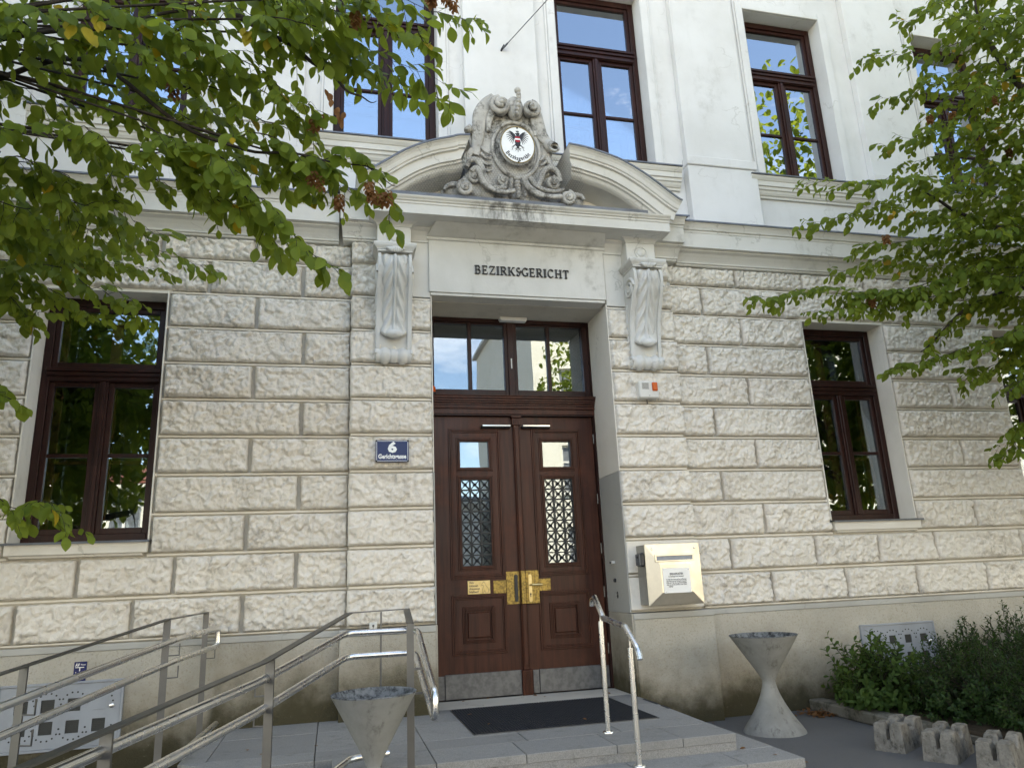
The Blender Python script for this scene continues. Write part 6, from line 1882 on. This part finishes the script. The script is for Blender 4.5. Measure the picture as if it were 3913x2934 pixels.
RIGHT_SPRAYS = [[(6.61,-2.88,6.22),(5.97,-2.76,6.37),(5.46,-2.65,6.43),(5.1,-2.55,6.37)],[(6.52,-2.84,5.77),(5.82,-2.73,6.01),(5.22,-2.58,6.0),(4.68,-2.43,5.94)],[(6.72,-2.59,5.43),(6.07,-2.5,5.72),(5.43,-2.35,5.77),(5.0,-2.24,5.74)],[(6.64,-2.55,4.99),(5.99,-2.46,5.25),(5.44,-2.34,5.32),(4.94,-2.19,5.24)],[(6.36,-2.61,4.32),(5.54,-2.5,4.65),(4.73,-2.33,4.77),(4.08,-2.16,4.72)],[(6.55,-2.43,4.24),(5.71,-2.29,4.5),(4.88,-2.1,4.58),(4.23,-1.93,4.53)],[(6.75,-2.24,4.15),(5.88,-2.09,4.4),(5.24,-1.93,4.39),(4.79,-1.8,4.34)],[(6.94,-2.1,4.23),(5.84,-1.83,4.28),(5.17,-1.66,4.26),(4.73,-1.55,4.26)],[(6.66,-2.29,4.03),(5.6,-2.01,3.99),(4.54,-1.73,3.91),(3.8,-1.55,3.92)],[(5.64,-2.01,3.94),(5.05,-1.85,3.89),(4.75,-1.76,3.82),(4.39,-1.64,3.71)],[(5.89,-1.97,3.93),(5.38,-1.82,3.87),(5.08,-1.73,3.82),(4.87,-1.66,3.74)],[(6.76,-2.15,3.81),(6.11,-1.99,3.84),(5.73,-1.84,3.64),(5.48,-1.7,3.35)],[(6.67,-2.13,3.44),(6.03,-1.96,3.4),(5.48,-1.79,3.28),(5.08,-1.66,3.17)],[(6.77,-2.03,3.38),(6.34,-1.91,3.31),(6.0,-1.79,3.2),(5.8,-1.71,3.08)],[(6.58,-2.06,2.87),(6.29,-1.93,2.67),(6.13,-1.84,2.49),(5.96,-1.76,2.36)],[(6.8,-2.82,6.62),(6.14,-2.68,6.69),(5.84,-2.61,6.72),(5.58,-2.54,6.69)],[(6.9,-2.63,6.2),(6.46,-2.56,6.36),(6.1,-2.49,6.44),(5.84,-2.42,6.41)],[(7.01,-2.46,5.87),(6.46,-2.38,6.07),(6.02,-2.28,6.11),(5.7,-2.19,6.08)],[(6.82,-2.47,5.32),(6.3,-2.41,5.55),(5.86,-2.31,5.62),(5.51,-2.22,5.59)],[(6.93,-2.29,4.93),(6.26,-2.19,5.18),(5.73,-2.07,5.25),(5.38,-1.97,5.2)],[(7.03,-2.17,4.8),(6.35,-2.06,5.03),(5.77,-1.91,4.99),(5.37,-1.79,4.92)],[(7.04,-1.98,4.09),(6.37,-1.88,4.34),(5.92,-1.78,4.41),(5.56,-1.68,4.38)],[(7.05,-1.88,3.73),(6.6,-1.81,3.89),(6.24,-1.74,3.95),(5.97,-1.65,3.89)],[(7.13,-2.02,4.58),(6.67,-1.96,4.75),(6.12,-1.85,4.85),(5.67,-1.72,4.8)],[(6.22,-3.18,6.1),(5.83,-3.06,6.03),(5.51,-2.97,6.01),(5.23,-2.91,6.04)],[(6.35,-2.78,4.92),(6.02,-2.74,5.1),(5.65,-2.68,5.19),(5.37,-2.6,5.16)],[(6.24,-2.95,5.26),(5.92,-2.92,5.44),(5.64,-2.86,5.49),(5.36,-2.79,5.46)],[(6.26,-2.75,4.51),(5.97,-2.73,4.68),(5.65,-2.67,4.77),(5.37,-2.59,4.75)],[(6.26,-2.64,4.11),(5.98,-2.6,4.21),(5.62,-2.52,4.26),(5.3,-2.44,4.23)],[(6.37,-2.46,3.75),(6.04,-2.41,3.85),(5.72,-2.35,3.94),(5.47,-2.28,3.91)],[(6.37,-2.39,3.47),(6.09,-2.31,3.44),(5.85,-2.23,3.37),(5.65,-2.15,3.26)],[(6.38,-2.28,3.07),(6.14,-2.21,3.04),(5.98,-2.15,2.98),(5.86,-2.1,2.89)]]
LEFT_LIMBS = [[(-2.33,-3.39,4.16),(-1.75,-3.51,4.28),(-1.06,-3.66,4.38),(-0.71,-3.73,4.51),(-0.45,-3.79,4.68)],[(-2.45,-3.13,4.11),(-1.82,-3.3,4.19),(-1.38,-3.43,4.27),(-0.73,-3.46,3.84),(-0.31,-3.53,3.74),(0.11,-3.6,3.66),(0.31,-3.61,3.54)],[(-0.57,-3.7,4.45),(-0.34,-3.7,4.34),(-0.1,-3.69,4.19),(0.07,-3.67,4.06),(0.19,-3.67,4.03)],[(-3.3,-1.63,4.07),(-2.71,-1.66,4.02),(-1.9,-1.71,3.84)]]
RIGHT_LIMBS = [[(7.16,-2.62,5.16),(6.55,-2.58,5.57),(6.21,-2.58,5.87),(5.99,-2.62,6.22),(5.9,-2.65,6.42),(5.84,-2.73,6.75)],[(7.18,-2.34,4.13),(6.32,-2.25,4.38),(5.95,-2.23,4.46),(5.52,-2.22,4.62),(5.25,-2.25,4.77)],[(7.18,-2.32,4.05),(6.38,-2.08,3.91),(5.9,-1.92,3.76),(5.43,-1.69,3.35)]]

def build_tree(label, base, trunk, limbs, sprays, hub, seedv, size, twig_len, node, leaf_sp, droop, mat, crown_pts, limb_r, yellow, seeds, brown):
    rng = random.Random(seedv)
    T = thing('tree', label, 'tree', base, 'broadleaf street trees')
    m = MB(); m.tube([Vector(q) for q in trunk], .1, 14, radii=[.17 - .10 * i / (len(trunk) - 1) for i in range(len(trunk))]); m.build('trunk', 'bark', T)
    for l in limbs:
        p = [Vector(q) for q in spline([Vector(q) for q in l], 8)]
        for i, q in enumerate(p): q.z += .012 * math.sin(i * .8)
        m = MB(); m.tube(p, .02, 10, radii=[limb_r * (1.15 - 1.08 * i / len(p)) for i in range(len(p))]); m.build('branch', 'bark', T)
    m = MB(); 
    hubs = hub
    for h in hubs:
        tz = min(max(h[2] - .6, trunk[0][2] + 1.6), trunk[-1][2])
        f = (tz - trunk[0][2]) / (trunk[-1][2] - trunk[0][2])
        a = Vector(trunk[0]).lerp(Vector(trunk[-1]), f)
        m.tube(spline([a, a.lerp(Vector(h), .5) + Vector((0, 0, .15)), Vector(h)], 6), .03, 8, radii=[.07 - .0028 * i for i in range(13)])
    m.build('branch', 'bark', T)
    twigs = []; leaves = []
    link = MB()
    for s in sprays:
        grow(s, rng, twig_len, node, leaf_sp, size, droop, twigs, leaves)
        h = min(hubs, key=lambda q: (Vector(q) - Vector(s[0])).length)
        link.tube([Vector(h), Vector(h).lerp(Vector(s[0]), .5) + Vector((0, 0, .05)), Vector(s[0])], .008, 5, radii=[.011, .008, .006])
    link.pieces('bough', 'bark', T)
    vis = [l for l in leaves if in_frame(l[0])]
    vis.sort(key=lambda l: (Vector(l[0]) - CAMLOC).length / l[3])
    own = vis[:295]; ids = {id(l) for l in own}
    rest = [l for l in leaves if id(l) not in ids]
    if own:
      for q_, tm in ((own[0::3], LT), (own[1::3], LT2), (own[2::3], LT3)): leaf_objects(q_, leaf_mesh(mat, tm), T)
    # inner crown beyond the picture edge
    for c, rr, n in crown_pts:
        for i in range(n):
            v = Vector((rng.gauss(0, 1), rng.gauss(0, 1), rng.gauss(0, 1))).normalized() * (rng.random() ** .45)
            q = (c[0] + v.x * rr[0], c[1] + v.y * rr[1], c[2] + v.z * rr[2])
            if base[0] < 0 and q[0] > -.53 * (q[1] + 7.3) - .30: continue
            if base[0] > 0 and q[0] < 1.45 * (q[1] + 7.3) + .35: continue
            rest.append((q, (rng.uniform(-1, 1), rng.uniform(-1, 1), rng.uniform(-1.2, .1)), (rng.uniform(-.6, .6), rng.uniform(-.6, .6), 1), rng.uniform(.12, .20)))
    rng.shuffle(rest); k3 = len(rest) // 3
    for part_, tm in ((rest[:k3], LT), (rest[k3:2 * k3], LT2), (rest[2 * k3:], LT3)): merged_leaves('foliage', part_, mat, T, tmpl=(tm, LF))
    twig_mesh('twigs', twigs, T)
    if yellow:
        YL = []
        for c in yellow:
            for k in range(3): YL.append(((c[0] + rng.uniform(-.025, .025), c[1] - .05, c[2] + rng.uniform(-.03, .03)), (rng.uniform(-.6, .6), -.2, -1), (rng.uniform(-.4, .4), -1, .5), size * rng.uniform(.6, .9)))
        leaf_objects(YL, leaf_mesh('leaf_yellow'), T, 'yellow_leaf')
    for c in seeds:
        for k in range(2): seed_cluster((c[0] + rng.uniform(-.03, .03), c[1] - .04, c[2] + .04 + rng.uniform(-.03, .03)), rng, T)
    for c in brown:
        BL = [((c[0] + rng.uniform(-.03, .03), c[1], c[2] + rng.uniform(-.04, .04)), (rng.uniform(-.4, .4), .1, -1), (rng.uniform(-1.2, 1.2), -1, .2), .045) for k in range(4)]
        leaf_objects(BL, leaf_mesh('leaf_brown'), T, 'dry_leaf')
    return T
build_tree('broadleaf tree whose large drooping leaves hang over the upper left of the facade', (-4.3, -3.3, 0), [(-4.3, -3.3, -.02), (-4.25, -3.3, 1.5), (-4.15, -3.25, 3.2), (-4.05, -3.2, 5.2), (-4.0, -3.2, 8.0)],
           LEFT_LIMBS, LEFT_SPRAYS, [(-2.55, -3.35, 4.3), (-2.6, -3.2, 3.9), (-3.1, -1.9, 4.0), (-2.6, -2.9, 2.5), (-3.0, -3.2, 5.2)], 11, .104, .27, .047, .037, 1.0, 'leaf',
           [((-4.6, -3.4, 5.6), (2.6, 2.8, 3.6), 9000), ((-3.9, -3.2, 3.8), (1.7, 2.4, 1.6), 6500)], .016,
           [(-1.31, -3.76, 4.18), (-1.24, -3.77, 4.15), (-1.17, -3.8, 4.2), (-.48, -3.69, 4.33), (-.37, -3.7, 4.29), (-1.74, -2.17, 3.84)],
           [(.48, -4.01, 4.43), (.55, -4.02, 4.42), (-.13, -3.56, 3.56), (.02, -3.57, 3.44), (.16, -3.61, 3.48), (.25, -3.62, 3.44), (.04, -3.92, 4.32), (-.14, -3.55, 3.92), (-.88, -3.51, 4.07)],
           [(-.08, -3.66, 4.05), (-.01, -3.65, 3.96), (.0, -3.65, 3.93)])
build_tree('broadleaf tree with smaller leaves reaching in from the right in front of the facade', (8.4, -2.7, 0), [(8.4, -2.7, -.02), (8.38, -2.7, 1.5), (8.3, -2.65, 3.2), (8.2, -2.6, 5.5), (8.1, -2.6, 9.0)],
           RIGHT_LIMBS, RIGHT_SPRAYS, [(7.2, -2.5, 4.6), (7.3, -2.4, 3.9), (7.2, -2.6, 5.6), (7.1, -2.5, 3.2), (7.0, -2.7, 6.6)], 23, .092, .34, .042, .036, .75, 'leaf_right',
           [((9.0, -3.2, 6.6), (3.4, 3.0, 4.6), 11000), ((8.8, -2.9, 3.9), (2.6, 2.6, 1.8), 7000)], .040, [], [(5.94, -2.53, 5.57), (5.8, -2.52, 5.66), (5.36, -2.34, 5.41), (4.9, -2.04, 4.31), (6.17, -2.37, 5.16), (4.88, -1.78, 3.79), (5.65, -2.34, 5.5)], [])

build_tree('street tree further along the pavement, seen as a reflection in the fanlight', (8.6, -10.4, 0), [(8.6, -10.4, -.02), (8.6, -10.4, 1.6), (8.5, -10.3, 3.2), (8.4, -10.3, 5.0), (8.3, -10.3, 7.6)],
           [], [], [(7.4, -10.2, 6.2), (7.6, -10.8, 5.4)], 37, .09, .3, .05, .04, .8, 'leaf_right', [((7.5, -10.2, 7.0), (2.1, 1.8, 1.9), 1500), ((6.6, -10.0, 6.2), (1.5, 1.2, .7), 500)], .03, [], [], [])

# ------------------------------------------------------------------ shrubs
LTs, LFs = leaf_template(.06, .05, .24)
def shrub(name, label, c, rad, n, size, mat, seedv, stems=7, group=None, base_z=.09):
    rng = random.Random(seedv)
    T = thing(name, label, 'shrub', (c[0], c[1], base_z), group)
    L = []; m = MB(); tw = MB()
    for i in range(stems):
        a = rng.uniform(0, 6.28); rr = rng.uniform(.3, .85)
        tip = (c[0] + rad[0] * rr * math.cos(a), c[1] + rad[1] * rr * math.sin(a), base_z + rad[2] * rng.uniform(.7, 1.0))
        mid = (c[0] + rad[0] * rr * .35 * math.cos(a), c[1] + rad[1] * rr * .35 * math.sin(a), base_z + rad[2] * .5)
        m.tube(spline([Vector((c[0] + rng.uniform(-.06, .06), c[1] + rng.uniform(-.06, .06), base_z - .04)), Vector(mid), Vector(tip)], 5), .006, 5, radii=[.010 - .0007 * k for k in range(11)])
    for i in range(n):
        a = rng.uniform(0, 6.283); el_ = math.asin(rng.uniform(-.12, 1)); rr = rng.random() ** .38
        lump = 1 + .22 * math.sin(a * 3 + seedv) * math.cos(el_ * 4 + seedv * 2) + .14 * math.sin(a * 7 + seedv * 3)
        d = Vector((math.cos(a) * math.cos(el_), math.sin(a) * math.cos(el_), math.sin(el_)))
        p0 = Vector((c[0] + d.x * rad[0] * rr * lump, c[1] + d.y * rad[1] * rr * lump, base_z + .03 + max(0, d.z) * rad[2] * rr * lump))
        td = (d + Vector((rng.uniform(-.5, .5), rng.uniform(-.5, .5), rng.uniform(.1, .7)))).normalized()
        k = rng.randint(6, 10); tl = size * rng.uniform(1.5, 2.8)
        if p0.z > base_z + .1: tw.tube([p0 - td * tl * .5, p0 + td * tl], .0022, 3, cap=False)
        for j in range(k):
            q = p0 + td * tl * (j / (k - 1))
            az = j * 2.4 + rng.uniform(-.4, .4)
            s1 = td.orthogonal().normalized(); s2 = td.cross(s1)
            ld = s1 * math.cos(az) + s2 * math.sin(az) + td * rng.uniform(.2, .9)
            L.append((tuple(q), tuple(ld), tuple(td + Vector((rng.uniform(-.3, .3), rng.uniform(-.3, .3), .3))), size * rng.uniform(.7, 1.2)))
    m.pieces('stem', 'bark', T); tw.build('twigs', 'bark', T, kind='stuff', fix=False)
    merged_leaves('foliage', L, mat, T, tmpl=(LTs, LFs))
    return T
G_ = 'evergreen shrubs in the planting bed'
shrub('broadleaf_shrub', 'bright green broad leaved shrub at the left end of the planting bed', (5.22, -.62), (.36, .42, .50), 300, .070, 'leaf_shrub_bright', 3)
shrub('evergreen_shrub', 'dark small leaved shrub in front of the right vented cabinet', (6.10, -.80), (.50, .50, .56), 900, .038, 'leaf_shrub', 5, group=G_)
shrub('evergreen_shrub', 'dark small leaved shrub against the plinth right of the vented cabinet', (6.85, -.75), (.66, .55, .70), 1000, .038, 'leaf_shrub', 8, group=G_)
shrub('evergreen_shrub', 'dark low shrub directly behind the bicycle stones', (5.55, -1.45), (.55, .55, .46), 900, .038, 'leaf_shrub', 9, group=G_)
shrub('evergreen_shrub', 'dark arching shrub at the right picture edge behind the row of stones', (6.45, -1.75), (.72, .62, .62), 1200, .038, 'leaf_shrub', 14, group=G_)
shrub('evergreen_shrub', 'tall dark shrub in the far right corner of the bed', (7.9, -.9), (.75, .65, .74), 900, .040, 'leaf_shrub', 21, group=G_)
shrub('evergreen_shrub', 'low dark shrub beside the right bicycle stone', (5.55, -2.35), (.45, .5, .38), 600, .038, 'leaf_shrub', 31, group=G_)
rng = random.Random(4)
L = []
for i in range(110):
    a = rng.gauss(0, .10); b = rng.gauss(0, .07)
    L.append(((4.70 + a, -.33 + b - a * .5, .008 + rng.random() * .03 * math.exp(-(a * a + b * b) * 40)), (rng.uniform(-1, 1), rng.uniform(-1, 1), rng.uniform(-.2, .3)), (rng.uniform(-.6, .6), rng.uniform(-.6, .6), 1), rng.uniform(.035, .065)))
for q in ((1.3, .42, LZ), (1.55, .46, LZ), (2.0, .44, LZ), (2.1, .30, LZ), (2.7, .2, LZ), (2.02, -1.06, LZ + .012), (1.28, -.9, LZ + .012), (1.22, -.4, LZ + .012), (3.0, -2.25, .166), (3.32, -2.2, 0.0), (2.94, -2.0, .166), (3.5, -1.9, 0), (3.9, -2.4, 0), (3.45, -.3, 0), (3.6, -.25, 0), (-.1, -1.1, LZ), (-.45, -1.2, LZ), (4.1, -.25, 0), (4.3, -.2, 0), (-.6, -1.0, LZ)):
    L.append(((q[0], q[1], q[2] + .006), (rng.uniform(-1, 1), rng.uniform(-1, 1), .02), (rng.uniform(-.4, .4), rng.uniform(-.4, .4), 1), rng.uniform(.03, .05)))
tag(merged_leaves('leaf_litter', L, 'leaf_brown', None), 'brown fallen leaves gathered at the corner of the bed curb', 'leaf litter')

# ------------------------------------------------------------------ houses across the street (seen in the panes)
def house(label, x0, x1, yf, yb, zt, mat, floors, pitch, win_w, roof='roof_tile', rh=2.4):
    T = thing('town_house', label, 'building', ((x0 + x1) / 2, yf, 0), 'town houses across the street')
    n = int((x1 - x0 - .8) / pitch); fh = (zt - .8) / floors
    holes = []
    for f in range(floors):
        for i in range(n):
            c = x0 + (x1 - x0) * (i + .5) / n
            z = .9 + f * fh + .55
            holes.append((c - win_w / 2, c + win_w / 2, z, z + fh * .58))
    m = MB()
    # front faces +Y
    wall_holes(m, x0, x1, -.1, zt, holes, yf, yf - .3, back=False)
    m.add([(x0, yf, -.1), (x0, yf, zt), (x0, yb, zt), (x0, yb, -.1)], [(0, 1, 2, 3)]); m.add([(x1, yf, -.1), (x1, yf, zt), (x1, yb, zt), (x1, yb, -.1)], [(0, 1, 2, 3)])
    m.add([(x0, yb, -.1), (x0, yb, zt), (x1, yb, zt), (x1, yb, -.1)], [(0, 1, 2, 3)])
    m.build('wall', mat, T)
    for h in holes:
        m = MB()
        for a, b in ((h[0], h[0] + .08), (h[1] - .08, h[1]), ((h[0] + h[1]) / 2 - .05, (h[0] + h[1]) / 2 + .05)): m.box(a, b, yf - .24, yf - .14, h[2], h[3], 0)
        for c, d in ((h[2], h[2] + .08), (h[3] - .08, h[3]), (h[2] + (h[3] - h[2]) * .62, h[2] + (h[3] - h[2]) * .62 + .08)): m.box(h[0] + .08, h[1] - .08, yf - .238, yf - .142, c, d, 0)
        m.box(h[0] - .08, h[1] + .08, yf - .1, yf + .12, h[2] - .1, h[2] - .01, 0)
        w_ = m.build('window', 'white_plastic', T)
        m = MB(); m.box(h[0] + .04, h[1] - .04, yf - .20, yf - .19, h[2] + .04, h[3] - .04, 0); m.build('pane', 'zinc', w_)
    m = MB()
    m.extrude_x([(yf + .45, zt), (yf + .45, zt + .12), ((yf + yb) / 2, zt + rh), (yb - .3, zt + .1), (yb - .3, zt)], x0 - .25, x1 + .25)
    r_ = m.build('roof', roof, T)
    m = MB(); m.box(x0 + 2, x0 + 2.8, (yf + yb) / 2 - .4, (yf + yb) / 2 + .4, zt, zt + rh + 1.0, 0); m.build('chimney', mat, r_)
    m = MB(); m.extrude_x([(yf + .001, zt - .5), (yf + .3, zt - .2), (yf + .42, zt - .15), (yf + .42, zt - .01), (yf + .001, zt - .01)], x0 - .2, x1 + .2); m.build('cornice', mat, T)
    return T
house('tall pale plastered house across the street opposite the door', 8.0, 32.0, -20.0, -32.0, 14.0, 'pale_facade', 4, 3.0, 1.2, 'grey_facade', .3)
house('low cream house across the street opposite the left ground floor window', -34.0, -6.0, -23.0, -34.0, 5.6, 'pale_facade', 2, 3.4, 1.2, rh=1.6)
house('low grey house set back across the street between the other two', -5.2, 7.0, -27.0, -36.0, 5.2, 'grey_facade', 2, 3.0, 1.3, 'zinc', rh=.8)
